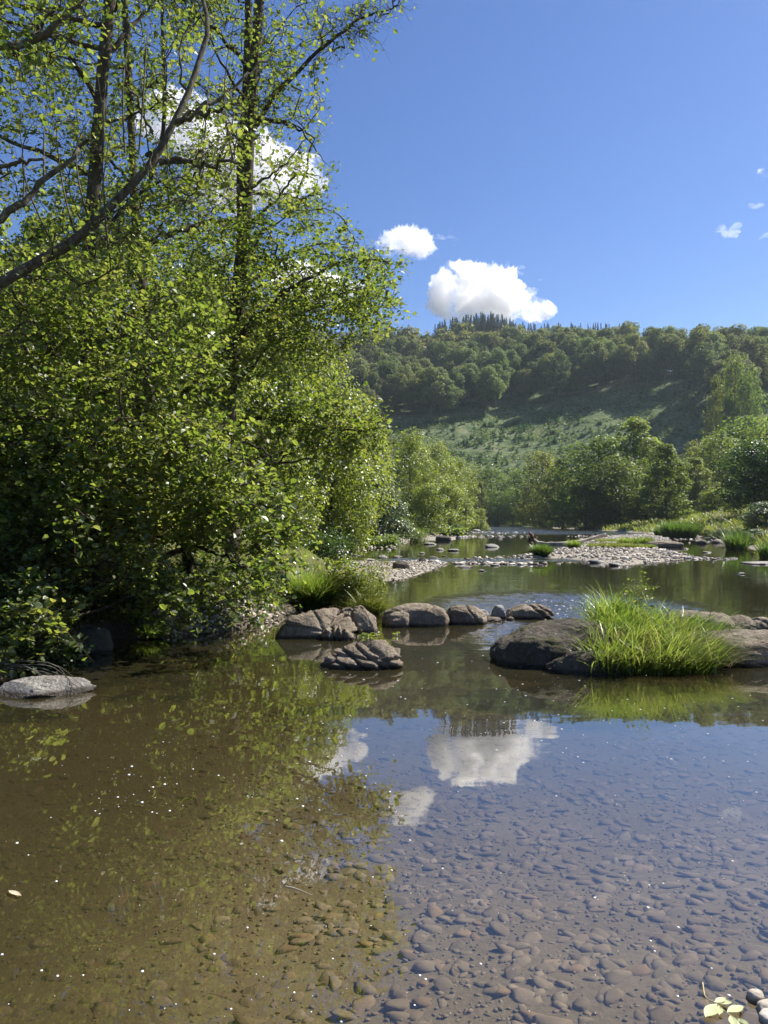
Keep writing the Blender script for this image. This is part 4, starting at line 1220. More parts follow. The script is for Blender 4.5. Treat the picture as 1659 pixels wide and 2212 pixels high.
def densA(p):
    px, py = PROJ(p)
    return np.clip(.30 + .75 * np.clip((py - 150) / 500, 0, 1), 0, 1) * np.where((px > 690) & (py < 140), .45, 1) * gap(px, py)
grow('alder_tree', 'tall double-stemmed alder, right-hand trunk of the left bank group', 'tree', b, tr, lm, att, rs, 'alder', .070, 24, .15, leafdens=densA, nauto=16)

# alder left of it
b = gbase(172, 12.0)
tr = [(np.array([b - [0, 0, .3], *PL([(172, 1100, 12), (174, 900, 12), (184, 700, 12), (196, 500, 12), (208, 330, 12), (220, 180, 12), (234, 30, 12), (246, -120, 12), (255, -260, 12)])]), .145, .075)]
lm = [(PL([(180, 760, 12), (110, 640, 11.4), (40, 560, 11), (-60, 500, 10.6)]), .045, .01),
      (PL([(190, 560, 12), (260, 460, 12.6), (330, 400, 12.8), (400, 380, 13)]), .04, .008),
      (PL([(215, 220, 12), (150, 120, 11.4), (90, 60, 11), (20, 20, 10.8)]), .04, .008),
      (PL([(225, 120, 12), (300, 40, 12.4), (360, -30, 12.6)]), .04, .008),
      (PL([(176, 880, 12), (260, 820, 11.2), (340, 790, 10.8), (420, 800, 10.5)]), .045, .008),
      (PL([(174, 960, 12), (90, 900, 11.2), (10, 880, 10.8)]), .045, .008)]
polyB = [(-240, -160), (420, -160), (430, 100), (380, 300), (400, 500), (470, 640), (480, 900), (200, 960), (-240, 960)]
att = np.concatenate([attract(rs, polyB, 1350, 10.2, 14, -.02, 1.0, 7), attract(rs, [(-240, 540), (300, 540), (470, 640), (500, 960), (300, 1060), (-240, 1060)], 1150, 8.3, 13, -.02, 1.1, 8, fuzz=30)])
def densB(p):
    px, py = PROJ(p)
    return (.40 + .6 * np.clip((py - 300) / 350, 0, 1)) * gap(px, py)
grow('alder_tree', 'dark leaning alder with a single trunk, leftmost of the left bank group', 'tree', b, tr, lm, att, rs, 'alder', .070, 25, .15, leafdens=densB, nauto=14)

# slimmer alder behind, between the two
b = gbase(330, 17.5)
tr = [(np.array([b - [0, 0, .3], *PL([(328, 1050, 17.5), (322, 860, 17.5), (318, 700, 17.5), (300, 560, 17.5), (290, 420, 17.5), (284, 280, 17.5), (276, 120, 17.5), (266, -40, 17.5), (262, -200, 17.5)])]), .15, .06),
      (PL([(300, 1060, 18.5), (292, 860, 18.5), (287, 660, 18.5), (280, 520, 18.5), (350, 300, 18.2), (352, 100, 18), (350, -100, 18)]), .08, .04)]
lm = [(PL([(300, 540, 17.5), (380, 500, 17), (430, 430, 16.8)]), .04, .01), (PL([(288, 400, 17.5), (220, 330, 17), (160, 300, 16.8)]), .04, .01)]
att = attract(rs, [(60, -160), (520, -160), (520, 200), (500, 420), (560, 620), (540, 950), (180, 1000), (80, 600)], 1250, 15.8, 20, -.08, .6, 11)
grow('alder_tree', 'slim alder standing further back between the two larger alders', 'tree', b, tr, lm, att, rs, 'alder', .09, 24, .17, leafdens=lambda p: (.42 + .58 * np.clip((PROJ(p)[1] - 330) / 300, 0, 1)) * gap(*PROJ(p)), nauto=10)

# the long lichened bough that crosses from the left edge
b = np.array([-6.8, 6.6, float(height(-6.8, 6.6))])
tr = [(np.array([b - [0, 0, .2], [-6.4, 6.8, 1.6], [-5.4, 7.0, 2.9], *PL([(-60, 655, 7.2), (0, 612, 7.3), (120, 545, 7.4), (170, 512, 7.4), (260, 425, 7.5), (330, 348, 7.6), (375, 265, 7.7), (405, 205, 7.8), (430, 130, 7.9), (450, 60, 8), (436, -10, 8.1), (440, -60, 8.1)])]), .070, .017)]
lm = [(PL([(345, 352, 7.6), (400, 348, 7.5), (450, 355, 7.4), (520, 352, 7.3)]), .026, .012),
      (PL([(318, 335, 7.6), (350, 345, 7.8), (372, 350, 7.9), (425, 345, 8)]), .022, .012),
      (PL([(372, 270, 7.7), (430, 235, 7.9), (490, 205, 8.1), (545, 150, 8.3), (600, 120, 8.5)]), .025, .008),
      (PL([(375, 262, 7.7), (440, 245, 7.5), (500, 230, 7.4), (520, 205, 7.3)]), .022, .007),
      (PL([(330, 290, 7.6), (300, 230, 7.4), (275, 180, 7.2), (270, 130, 7.1)]), .012, .004),
      (PL([(-40, 500, 6.8), (30, 450, 6.9), (100, 390, 7.0), (180, 310, 7.2), (185, 300, 7.2)]), .035, .010),
      (PL([(-30, 380, 6.6), (20, 358, 6.6), (95, 340, 6.6)]), .024, .010),
      (PL([(-40, 110, 6.4), (0, 96, 6.4), (70, 92, 6.5), (110, 55, 6.5), (150, 22, 6.6), (190, 0, 6.7), (230, -40, 6.8)]), .034, .014),
      (PL([(62, 88, 6.5), (90, 50, 6.6), (130, 10, 6.6), (160, -30, 6.6)]), .018, .006),
      (PL([(405, 205, 7.8), (390, 130, 7.9), (400, 60, 8), (430, 40, 8), (425, 0, 8.1)]), .012, .005)]
att = np.concatenate([attract(rs, [(-80, -80), (260, -80), (200, 60), (60, 200), (-80, 240)], 110, 6.2, 7.0, -.3, .9, 17),
                      attract(rs, [(-60, 640), (300, 420), (520, 160), (560, 330), (300, 560), (0, 760)], 170, 6.9, 8.3, -.3, .9, 18)])
BOUGH = grow('leaning_tree', 'half-bare leaning tree whose lichened bough rises diagonally from the left edge', 'tree', b, tr, lm, att, rs, 'alder', .06, 9, .13, bark='bough', limbscale=1.15)
# straight water shoots standing up from the bough
sh0, sh1 = [], []
for dx0, dy0, dx1, dy1 in [(235, 545, 228, 180), (205, 560, 250, 210), (160, 500, 120, 250), (330, 380, 300, 120), (270, 330, 280, 90), (300, 330, 318, 60), (190, 470, 195, 250), (120, 540, 75, 260), (430, 390, 455, 120), (385, 420, 372, 240), (220, 330, 205, 130), (330, 420, 345, 300), (505, 350, 512, 20), (480, 330, 470, 160), (460, 350, 480, 300), (95, 390, 110, 190), (50, 430, 40, 260), (365, 430, 380, 310)]:
    sh0.append(P(dx0 * 1.0, dy0, 7.4)); sh1.append(P(dx1, dy1, 7.3 + rs.rand() * .4))
Pp, (v, f) = stalks(np.array(sh0), np.array(sh1), .0105, 4, .08, 8)
link('water_shoots', mesh_data('water_shoots', v - b, f, MAT['bough'], True), BOUGH)

# low overhanging alder with large leaves at the waterside
b = gbase(420, 11.0)
tr = [(np.array([b - [0, 0, .3], *PL([(400, 1180, 10.8), (370, 1050, 10.6), (330, 950, 10.4), (290, 860, 10.2)])]), .08, .03),
      (np.array([gbase(220, 10.2) - [0, 0, .2], *PL([(190, 1060, 10), (150, 960, 9.8), (100, 880, 9.6)])]), .07, .03)]
lm = [(PL([(390, 1140, 10.7), (460, 1080, 10), (540, 1080, 9.6), (620, 1120, 9.4)]), .035, .008), (PL([(400, 1180, 10.8), (450, 1190, 10), (520, 1220, 9.5), (560, 1270, 9.2)]), .03, .007),
      (PL([(360, 1020, 10.6), (450, 960, 10), (540, 960, 9.7), (600, 1000, 9.6)]), .03, .007), (PL([(190, 1060, 10), (260, 1120, 9.2), (330, 1200, 8.8)]), .03, .007),
      (PL([(150, 960, 9.8), (60, 1020, 9), (-20, 1090, 8.6)]), .03, .007), (PL([(330, 950, 10.4), (240, 930, 9.6), (170, 950, 9)]), .03, .007)]
polyL = [(-200, 900), (80, 960), (180, 880), (300, 930), (400, 900), (470, 990), (560, 960), (610, 1050), (632, 1110), (620, 1170), (590, 1220), (550, 1260), (500, 1290), (420, 1300), (330, 1290), (250, 1225), (180, 1180), (100, 1160), (-200, 1240)]
att = np.concatenate([attract(rs, polyL, 1250, 8.2, 11.2, -.02, 1.2, 23, fuzz=34), attract(rs, [(-200, 1100), (200, 1100), (160, 1260), (60, 1330), (-200, 1400)], 350, 7.6, 9.5, -.1, 1, 25), attract(rs, [(-200, 1180), (120, 1200), (160, 1300), (120, 1380), (60, 1430), (-200, 1470)], 130, 7.0, 8.8, -.1, 1.2, 26)])
grow('alder_shrub', 'low alder with large leaves hanging over the left bank down to the shore stones', 'tree', b, tr, lm, att, rs, 'alder', .076, 24, .14, nauto=12)

# ------------------------------------------------------------------ trees of the middle distance
def lobes_points(rs, n, lobes, shell=.55):
    """points filling ellipsoid lobes (c, r) mostly near the surface"""
    vol = np.array([np.prod(l[1]) ** (2 / 3.) for l in lobes]); k = rs.choice(len(lobes), size=n, p=vol / vol.sum())
    C = np.array([l[0] for l in lobes])[k]; R = np.array([l[1] for l in lobes])[k]
    d = rs.normal(size=(n, 3)); d /= np.linalg.norm(d, axis=1)[:, None]
    r = np.where(rs.rand(n) < .75, 1 - .28 * rs.rand(n) ** 1.5, rs.rand(n) ** .5)
    p = C + R * d * r[:, None]
    return p, d

def gen_tree(seed, style, nleaf, lsize, mat, narrow=False):
    """unit tree, height 1, about 1 wide at most; returns trunk mesh, crown mesh"""
    r = np.random.RandomState(seed)
    L = []
    if style == 'round':
        nl, w0, base = 30, .30, .10
    elif style == 'beech':
        nl, w0, base = 17, .24, .40
    elif style == 'alder':
        nl, w0, base = 46, .27, .06
    elif style == 'shrub':
        nl, w0, base = 26, .46, .05
    elif style == 'cone':
        nl, w0, base = 34, .25, .14
    for k in range(nl):
        t = (k + r.rand()) / nl
        z = base + (1 - base) * t * .93
        if style == 'cone': w = w0 * (1 - t) ** .7 + .03
        elif style == 'alder': w = w0 * (math.sin(math.pi * min(1, (t * .85 + .18))) ** .7)
        elif style == 'shrub': w = w0 * math.sqrt(max(0, 1 - t * t)) * .8 + .03
        else: w = w0 * math.sin(math.pi * min(1, t * .78 + .2)) ** .6
        a = k * 2.4 + r.rand(); rad = w * (.35 + .55 * r.rand())
        s = {'round': .145, 'beech': .13, 'alder': .085, 'shrub': .16, 'cone': .07}[style] * (.7 + .6 * r.rand()) * (1 - .35 * t)
        L.append((np.array([rad * math.cos(a), rad * math.sin(a), z]), np.array([s * 1.25, s * 1.25, s * .8])))
    p, d = lobes_points(r, nleaf, L)
    nz = noise(p, 9, seed) + .6 * noise(p, 20, seed + 1)
    k = nz > -.2; p, d = p[k], d[k]
    p[:, 2] = np.maximum(p[:, 2], .01)
    tm = NARROW if narrow else LEAF4
    v, f = leaves(p, lsize * (.6 + .8 * r.rand(len(p))), r, tm * (np.array([2.2, 1, 1]) if narrow else 1), LEAF4F, .35, d * .8)
    crown = mesh_data('crown', v, f, mat)
    B = Bag()
    pts = np.array([[0, 0, -.04], [.006 * r.normal(), .006 * r.normal(), .25], [.012 * r.normal(), .012 * r.normal(), .55], [.015 * r.normal(), .015 * r.normal(), .9]])
    if style == 'shrub':
        for k in range(6):
            a = r.rand() * 6.28; t2 = np.array([.28 * math.cos(a), .28 * math.sin(a), .75])
            v, f = tube(smooth_path([[.02 * math.cos(a), .02 * math.sin(a), -.04], t2 * [.35, .35, .5], t2], 8), .014, .004, 5); B.add(v, f)
    else:
        v, f = tube(smooth_path(pts, 12), .016 if style != 'beech' else .013, .004, 6); B.add(v, f)
        for k in range(14 if style == 'alder' else 7):
            z = base * .8 + (1 - base) * .75 * r.rand(); a = r.rand() * 6.28; ww = w0 * .75 * (1.1 - z)
            v, f = tube(smooth_path([[0, 0, z], [ww * .5 * math.cos(a), ww * .5 * math.sin(a), z + .03], [ww * math.cos(a), ww * math.sin(a), z + .09]], 6), .006, .002, 4); B.add(v, f)
    return B, crown

TREES = {}
def tree_kind(key, seed, style, nleaf, lsize, mat, bark='bark', narrow=False):
    B, crown = gen_tree(seed, style, nleaf, lsize, MAT[mat], narrow)
    TREES[key] = (B.data('trunk', MAT[bark], True), crown)
for k in range(3):
    tree_kind('valder%d' % k, 400 + k, 'alder', 15000, .020, 'valley')
    tree_kind('vround%d' % k, 410 + k, 'round', 13000, .021, 'valley')
for k in range(2):
    tree_kind('yshrub%d' % k, 420 + k, 'shrub', 15000, .026, 'yellowgreen')
    tree_kind('yround%d' % k, 425 + k, 'round', 26000, .0155, 'yellowgreen')
tree_kind('silver0', 430, 'shrub', 17000, .034, 'silver', 'bark', True)
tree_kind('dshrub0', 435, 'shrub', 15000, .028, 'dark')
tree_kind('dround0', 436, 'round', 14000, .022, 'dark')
tree_kind('around0', 437, 'alder', 24000, .0155, 'alder')

def plant(key, label, cx, ytop, d, wdisp, name='alder_tree', group=None, rz=None, zb=None):
    x = (cx - CX) / F * d; g = float(height(x, d)) if zb is None else zb
    H = P(cx, ytop, d)[2] - g
    w = wdisp / F * d
    tm, cm = TREES[key]
    natural = {'s': 1.0, 'v': .62}.get('s' if 'shrub' in key or 'silver' in key else 'v')
    sx = w / natural
    o = thing(name, label, 'bush' if name.endswith(('bush', 'shrub')) else 'tree', (x, d, g), rs.rand() * 6.28 if rz is None else rz, group)
    o.scale = (sx, sx, H)
    link('trunk', tm, o); link('crown', cm, o)
    return o
rs = np.random.RandomState(41)
VG = 'alders on the far side of the gravel island'
for a in [('valder0', 'tallest alder behind the gravel island', 1372, 893, 152, 190), ('vround0', 'broad dark alder left of the tallest one behind the island', 1290, 935, 148, 190),
          ('valder1', 'conical alder with a straight visible trunk right of the tallest alder', 1438, 952, 118, 150), ('valder2', 'slender light alder at the left end of the island alders', 1215, 985, 165, 120),
          ('vround1', 'hazy greyish tree left of the slender light alder', 1172, 972, 190, 110), ('vround2', 'bushy alder leaning between the broad and the tallest alder', 1330, 985, 140, 150),
          ('valder2', 'narrow alder right behind the conical one', 1500, 985, 150, 120), ('vround1', 'rounded sunlit tree right of the narrow alder', 1552, 940, 158, 150),
          ('vround0', 'low dense alder at the water below the broad one', 1265, 1040, 142, 130), ('valder1', 'small alder at the shore under the tallest alder', 1395, 1050, 132, 110),
          ('vround2', 'green tree behind the conical alder', 1480, 1010, 165, 130)]:
    plant(*a[:6], group=VG)
plant('yshrub1', 'light green bush on the meadow in front of the rounded tree', 1545, 1055, 128, 120, 'willow_bush')
plant('yshrub0', 'second light green bush below the dark tree at the right', 1590, 1078, 120, 80, 'willow_bush')
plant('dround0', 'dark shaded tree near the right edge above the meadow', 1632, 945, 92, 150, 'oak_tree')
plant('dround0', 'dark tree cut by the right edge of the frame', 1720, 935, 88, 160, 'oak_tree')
plant('vround2', 'brownish green tree high behind the dark right-hand tree', 1605, 898, 175, 180, 'beech_tree')
plant('vround0', 'brownish green tree at the right edge behind the dark tree', 1700, 885, 180, 220, 'beech_tree')
plant('silver0', 'silvery willow bush at the right edge above the reeds', 1655, 1083, 56, 130, 'willow_bush')
plant('silver0', 'grey-leaved low willow left of the sword-like reeds', 1562, 1142, 62, 80, 'willow_bush')
plant('silver0', 'grey-leaved willow right behind the sword-like reeds', 1634, 1142, 46, 80, 'willow_bush')
plant('yshrub0', 'low light bush at the foot of the reed bed', 1525, 1143, 72, 60, 'willow_bush')
# left bank, going away
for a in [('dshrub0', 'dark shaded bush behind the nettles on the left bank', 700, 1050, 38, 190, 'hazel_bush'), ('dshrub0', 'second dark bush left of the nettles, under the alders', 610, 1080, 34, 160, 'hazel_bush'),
          ('silver0', 'silver-leaved willow bush on the left bank beyond the backwater', 810, 1022, 50, 200, 'willow_bush'), ('yshrub0', 'yellow-green bush between the dark bush and the silver willow', 740, 985, 47, 190, 'willow_bush'),
          ('yshrub1', 'bright bush with bare lower stems right of the silver willow', 925, 1040, 76, 120, 'willow_bush'), ('yshrub0', 'round bush with autumn tips beyond the bare-stemmed bush', 968, 1044, 92, 110, 'willow_bush'),
          ('yshrub1', 'small low bush farthest out on the left bank', 1035, 1096, 135, 60, 'willow_bush'), ('yshrub0', 'low bush next to the farthest one on the left bank', 1005, 1075, 118, 70, 'willow_bush'),
          ('yround0', 'tall yellow-green tree behind the silver willow', 885, 925, 100, 120, 'willow_tree'), ('yround1', 'second yellow-green tree right of the tall one on the left bank', 942, 950, 108, 100, 'willow_tree'),
          ('yround0', 'grey-green tree behind the round autumn-tipped bush', 985, 985, 125, 90, 'willow_tree'),
          ('yround0', 'broad alder whose right edge meets the wooded hill', 688, 715, 40, 250, 'alder_tree'), ('yround1', 'bright tree behind the double-stemmed alder', 600, 620, 34, 300, 'willow_tree'),
          ('yround0', 'bright tree below the broad alder on the left bank', 715, 890, 36, 200, 'willow_tree'), ('yround1', 'alder between the bright tree and the broad alder', 772, 862, 55, 130, 'alder_tree'),
          ('yround0', 'sunlit tree behind the slim alder', 440, 520, 30, 330, 'willow_tree'), ('yround1', 'sunlit tree behind the leftmost alder', 260, 470, 28, 330, 'willow_tree'),
          ('around0', 'tree filling the left background of the bank', 90, 440, 27, 320, 'alder_tree'), ('yround0', 'tree at the left edge behind the half-bare bough', -60, 400, 25, 320, 'willow_tree'),
          ('around0', 'understorey tree low behind the slim alder', 420, 780, 24, 330, 'alder_tree'), ('around0', 'understorey tree low behind the leftmost alder', 180, 760, 21, 330, 'alder_tree'),
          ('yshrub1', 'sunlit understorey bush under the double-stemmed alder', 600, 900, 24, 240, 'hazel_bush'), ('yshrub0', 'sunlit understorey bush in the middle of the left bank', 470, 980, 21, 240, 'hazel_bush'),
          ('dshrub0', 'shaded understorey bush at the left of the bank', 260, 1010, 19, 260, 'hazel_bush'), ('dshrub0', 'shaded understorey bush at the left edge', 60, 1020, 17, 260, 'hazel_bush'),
          ('yround1', 'tree on the left slope cut by the frame edge', -190, 420, 30, 330, 'willow_tree')]:
    plant(*a)
# valley floor trees at the far bend
FB = 'trees along the far bend of the river'
for a in [('vround0', 'dark round tree at the left of the far bend', 1000, 1052, 246, 60), ('valder0', 'upright tree left of centre at the far bend', 1035, 1035, 250, 64), ('vround1', 'tree above the middle of the far bend', 1075, 1058, 247, 62),
          ('vround2', 'dark tree above the grassy far shore', 1108, 1052, 248, 66), ('valder1', 'tree at the right of the far bend', 1142, 1040, 244, 66), ('valder2', 'pale tree at the upper left of the far bend', 970, 1010, 250, 80),
          ('vround1', 'pale tree rising over the far bend', 1060, 1008, 262, 90), ('vround0', 'pale tree behind the far shore grass', 1120, 1010, 264, 90), ('vround2', 'pale crown at the foot of the clearing', 1010, 1000, 266, 90),
          ('valder1', 'tree beside the slender light alder in the far distance', 1175, 1030, 225, 80), ('vround1', 'darkest low tree at the far right corner of the bend', 1165, 1080, 205, 60),
          ('vround0', 'small tree between bend and island alders', 1205, 1075, 190, 60), ('valder0', 'distant tree behind the island alders on the left', 1250, 1000, 230, 90), ('valder2', 'distant tree behind the tallest island alder', 1420, 960, 215, 100),
          ('vround2', 'distant tree behind the rounded sunlit tree', 1510, 950, 200, 110)]:
    plant(*a, group=FB)

# ------------------------------------------------------------------ hillside forest
rs = np.random.RandomState(51)
for k in range(4):
    tree_kind('beech%d' % k, 500 + k, 'beech', 8500, .030, 'beech', 'palebark')
def conifer(seed, n, mat, lsz):
    r = np.random.RandomState(seed); t = r.rand(n) ** .8; w = .21 * (1 - t) ** 1.1 + .006
    a = r.rand(n) * 6.28; k = .5 + .5 * r.rand(n) ** .5
    lay = .75 + .25 * np.cos(t * 60)
    p = np.stack([w * k * lay * np.cos(a), w * k * lay * np.sin(a), .06 + .93 * t - .02 * k], -1)
    d = np.stack([np.cos(a), np.sin(a), np.zeros(n)], -1)
    v, f = leaves(p, lsz * (1.25 - t), r, LEAF4, LEAF4F, .3, d * .6)
    return v, f
CON = []
for k in range(3):
    v, f = conifer(600 + k, 1500, 'conifer', .034)
    B = Bag(); B.add(v, f, 0); tv, tf_ = tube([[0, 0, -.05], [0, 0, .95]], .012, .002, 5); B.add(tv, tf_, 1)
    CON.append(B.data('spruce', [MAT['conifer'], MAT['bark']]))
SAP = []
for k in range(3):
    v, f = conifer(620 + k, 110, 'sapling', .17)
    SAP.append((v * np.array([1.5, 1.5, 1]), f))
SAPM = [mesh_data('conifer_sapling', v, f, MAT['sapling']) for v, f in SAP]
def boundary(dx):
    return np.interp(dx, [300, 850, 1000, 1250, 1420, 1500, 1530, 1560, 1600, 1640, 1760, 2400], [990, 925, 905, 872, 848, 835, 900, 935, 925, 880, 850, 840])

cand = []
for yy in np.arange(262, 640, 11):
    for xx in np.arange(-.5 * yy, .85 * yy, 12):
        x, y = xx + rs.normal() * 2.6, yy + rs.normal() * 2.6
        z = float(height(x, y)); px, py = PROJ(np.array([x, y, z]))
        if z < 14 or py > boundary(px): continue
        cand.append((x, y, z, px, py))
cand = np.array(cand)
tt = (cand[:, 1] - hill_y0(cand[:, 0]))
hc_ = (.2677 * hill_y0(cand[:, 0]) - 22) / .3774
beyond = tt * .43 > hc_ + 16
cand = cand[~(tt * .43 > hc_ + 60)]; 
tt = (cand[:, 1] - hill_y0(cand[:, 0])); hc_ = (.2677 * hill_y0(cand[:, 0]) - 22) / .3774
crest = tt * .43 > hc_ * .98
isc = np.zeros(len(cand), bool)
px = cand[:, 3]

vis = (cand[:, 3] > 690) & (cand[:, 3] < 1720)
order = np.argsort(-1 * (vis * 1000 - cand[:, 1] * .5 ))
hillB = Bag(); nb = 0; nc = 0
rowname = ['edge of the clearing', 'lower slope', 'middle slope', 'upper slope', 'crest']
colname = ['above the left bank trees', 'under the largest cloud', 'in the middle of the hill', 'above the island alders', 'toward the right edge']
Blow = gen_tree(520, 'beech', 460, .10, MAT['beech'])[1]
lv = np.zeros(len(Blow.vertices) * 3); Blow.vertices.foreach_get('co', lv); lv = lv.reshape(-1, 3)
lf = np.arange(len(lv)).reshape(-1, 4)
lf = np.concatenate([lf[:, [0, 1, 2]], lf[:, [0, 2, 3]]])
for i in order:
    x, y, z, pxx, pyy = cand[i]
    if isc[i]:
        H = 17 + 9 * rs.rand() + (7 if pxx < 1100 else 0)
        nc += 1
        link('spruce_tree', CON[rs.randint(3)], None, (x, y, z), rs.rand() * 6.28, (H * .75, H * .75, H), label='dark spruce on the hill crest under the largest cloud' if pxx < 1110 else 'dark spruce on the hill crest right of the largest cloud', cat='tree',
             group='spruces under the largest cloud' if pxx < 1110 else 'spruces on the crest right of the largest cloud')
        continue
    H = (17 + 12 * rs.rand()); w = H * (.75 + .42 * rs.rand())
    if nb < 290 and vis[i]:
        nb += 1
        rel = boundary(pxx) - pyy
        r_ = 0 if rel < 22 else (1 if rel < 60 else (2 if rel < 100 else (3 if not crest[i] else 4)))
        c_ = int(np.clip((pxx - 690) / 206, 0, 4))
        lb = '%s %s beech crown on the %s, %s' % ('tall' if H > 25.5 else ('low' if H < 22.5 else 'middling'), 'broad' if w / H > 1.03 else ('slender' if w / H < .92 else 'rounded'), rowname[r_], colname[c_])
        k = rs.randint(4)
        o = thing('beech_tree', lb, 'tree', (x, y, z - .5), rs.rand() * 6.28, 'beeches on the %s %s' % (rowname[r_], colname[c_]))
        o.scale = (w, w, H)
        link('trunk', TREES['beech%d' % k][0], o); link('crown', TREES['beech%d' % k][1], o)
    else:
        a = rs.rand() * 6.28; c, s = math.cos(a), math.sin(a)
        v = np.stack([(lv[:, 0] * c - lv[:, 1] * s) * w, (lv[:, 0] * s + lv[:, 1] * c) * w, lv[:, 2] * H], -1) + np.array([x, y, z - .5])
        hillB.add(v, lf)
if hillB.n:
    link('hill_woods', hillB.data('hill_woods', MAT['beech']), kind='stuff')
for k in range(150):
    pxx = (940 + 170 * rs.rand()) if k < 85 else (1110 + 230 * rs.rand())
    y = 575 + 40 * rs.rand() if k < 85 else 585 + 30 * rs.rand(); x = (pxx - CX) / F * y
    z = float(height(x, y)); top = (np.interp(pxx, [940, 1000, 1060, 1110], [690, 676, 668, 682]) if k < 85 else 692) + 14 * rs.rand()
    H = max(float(P(pxx, top, y)[2]) - z, 12); wdt = min(H, 32) * (.9 + .7 * rs.rand())
    link('spruce_tree', CON[rs.randint(3)], None, (x, y, z), rs.rand() * 6.28, (wdt, wdt, H), label='dark spruce on the hill crest under the largest cloud' if k < 85 else 'dark spruce on the hill crest right of the largest cloud', cat='tree',
         group='spruces under the largest cloud' if k < 85 else 'spruces on the crest right of the largest cloud')
print('hill candidates', len(cand), 'beech', nb, 'conifer', nc)

# young conifers and brush on the clearing
pts = []
while len(pts) < 2600:
    y = 240 + 330 * rs.rand(4000); x = (-.25 + .95 * rs.rand(4000)) * y
    z = height(x, y); px, py = PROJ(np.stack([x, y, z], -1))
    k = (z > 2.5) & (py > boundary(px) - 4) & (px > 780) & (px < 1760) & (noise(np.stack([x, y], -1), .05, 3) > -.25)
    pts += list(zip(x[k], y[k], z[k]))
pts = np.array(pts[:2600])
for p in pts[:260]:
    H = 1.4 + 2.4 * rs.rand() ** 1.5
    link('conifer_sapling', SAPM[rs.randint(3)], None, p, rs.rand() * 6.28, (H * 1.1, H * 1.1, H), label='young conifer planted on the open clearing of the hillside', cat='sapling', group='young conifers on the clearing')
B = Bag()
SAPL = [conifer(640 + k, 50, 'sapling', .24) for k in range(3)]
for p in pts[260:1700]:
    H = 1.2 + 2.3 * rs.rand() ** 1.5; v, f = SAPL[rs.randint(3)]
    B.add(v * np.array([H * 1.6, H * 1.6, H]) + p, f)
link('young_conifers', B.data('young_conifers', MAT['sapling']), kind='stuff')
y = 235 + 330 * rs.rand(130000); x = (-.25 + .95 * rs.rand(130000)) * y
z = height(x, y); px, py = PROJ(np.stack([x, y, z], -1))
nz = noise(np.stack([x * .5, y * 1.6], -1), .12, 8)
k = (z > 1.5) & (py > boundary(px) - 8) & (px > 760) & (px < 1780) & (nz > -.05)
pp = np.stack([x, y, z + .3 + .5 * rs.rand(len(x))], -1)[k]
hf = len(pp) // 2
v, f = leaves(pp[:hf], .5 + .9 * rs.rand(hf), rs, LEAF4, LEAF4F, .6)
link('clearing_brush', mesh_data('clearing_brush', v, f, MAT['sapling']), kind='stuff')
v, f = leaves(pp[hf:], .4 + .7 * rs.rand(len(pp) - hf), rs, LEAF4, LEAF4F, .6)
link('clearing_grass', mesh_data('clearing_grass', v, f, MAT['meadow']), kind='stuff')

# trees on the spur at the right of the clearing
for a in [('vround1', 'leafy tree group on the spur right of the clearing, tallest crown', 1590, 760, 262, 80), ('valder0', 'tree on the spur right of the clearing, at its left foot', 1548, 800, 268, 70),
          ('vround2', 'tree on the spur right of the clearing, at its right foot', 1620, 790, 258, 70), ('valder2', 'lower tree on the spur beside the bare stems', 1575, 850, 255, 70)]:
    plant(*a, group='trees on the spur right of the clearing')

# ------------------------------------------------------------------ fallen log
rs = np.random.RandomState(61)
p0 = W(1152, 1176); dl = p0[1]
lg = thing('driftwood_log', 'long bleached fallen trunk with upturned root lying across the gravel island', 'log', (p0[0], dl, 0))
lo = np.array([p0[0], dl, 0])
path = smooth_path(PL([(1149, 1166, dl), (1165, 1174, dl), (1185, 1176, dl - .5), (1215, 1175, dl - 1), (1250, 1170, dl - .5), (1285, 1161, dl), (1309, 1154, dl)]), 26)
v, f = tube(path - lo, np.concatenate([np.linspace(.17, .15, 13), np.linspace(.15, .07, 13)]), None, 9, 3, .3)
B = Bag(); B.add(v, f); link('trunk', B.data('trunk', MAT['log'], True), lg)
for k, (a, b_, c, r0_) in enumerate([((1150, 1178), (1146, 1162), (1143, 1149), .22), ((1150, 1172), (1150, 1160), (1147, 1151), .18), ((1152, 1172), (1146, 1172), (1138, 1166), .10),
                                     ((1152, 1174), (1158, 1166), (1160, 1159), .10), ((1151, 1174), (1149, 1182), (1146, 1188), .13), ((1150, 1170), (1143, 1160), (1141, 1153), .09)]):
    v, f = tube(smooth_path(PL([(*a, dl), (*b_, dl - .2 * (k % 3)), (*c, dl + .2 * (k % 2))]), 9) - lo, r0_, r0_ * .35, 7, k, .6)
    B = Bag(); B.add(v, f); link('root', B.data('root', MAT['root'], True), lg)

# ------------------------------------------------------------------ things floating on the water
q = []
for poly, n in (([(560, 1420), (1060, 1400), (1240, 1470), (1300, 1560), (900, 1600), (640, 1560)], 90), ([(230, 1600), (700, 1560), (900, 1640), (700, 1760), (300, 1760), (0, 1700)], 65), ([(0, 1700), (1659, 1700), (1659, 2212), (0, 2212)], 150), ([(1050, 1450), (1659, 1470), (1659, 1700), (900, 1600)], 110), ([(200, 1660), (420, 1640), (420, 1760), (200, 1760)], 30)):
    q.append(sample_poly(rs, poly, n))
q = np.concatenate(q); w3 = np.array([W(a, b) for a, b in q])
B = Bag()
for p in w3:
    r_ = (.0022 + .0065 * rs.rand() ** 3.5) * (1 + .10 * (p[1] - 2))
    if p[1] < 3.5: r_ *= .75
    B.add(IV1 * np.array([r_, r_, r_ * .35]) * (1 + .25 * noise(IV1 + rs.rand() * 9, 2))[:, None] + p + np.array([0, 0, .0005]), IF1)
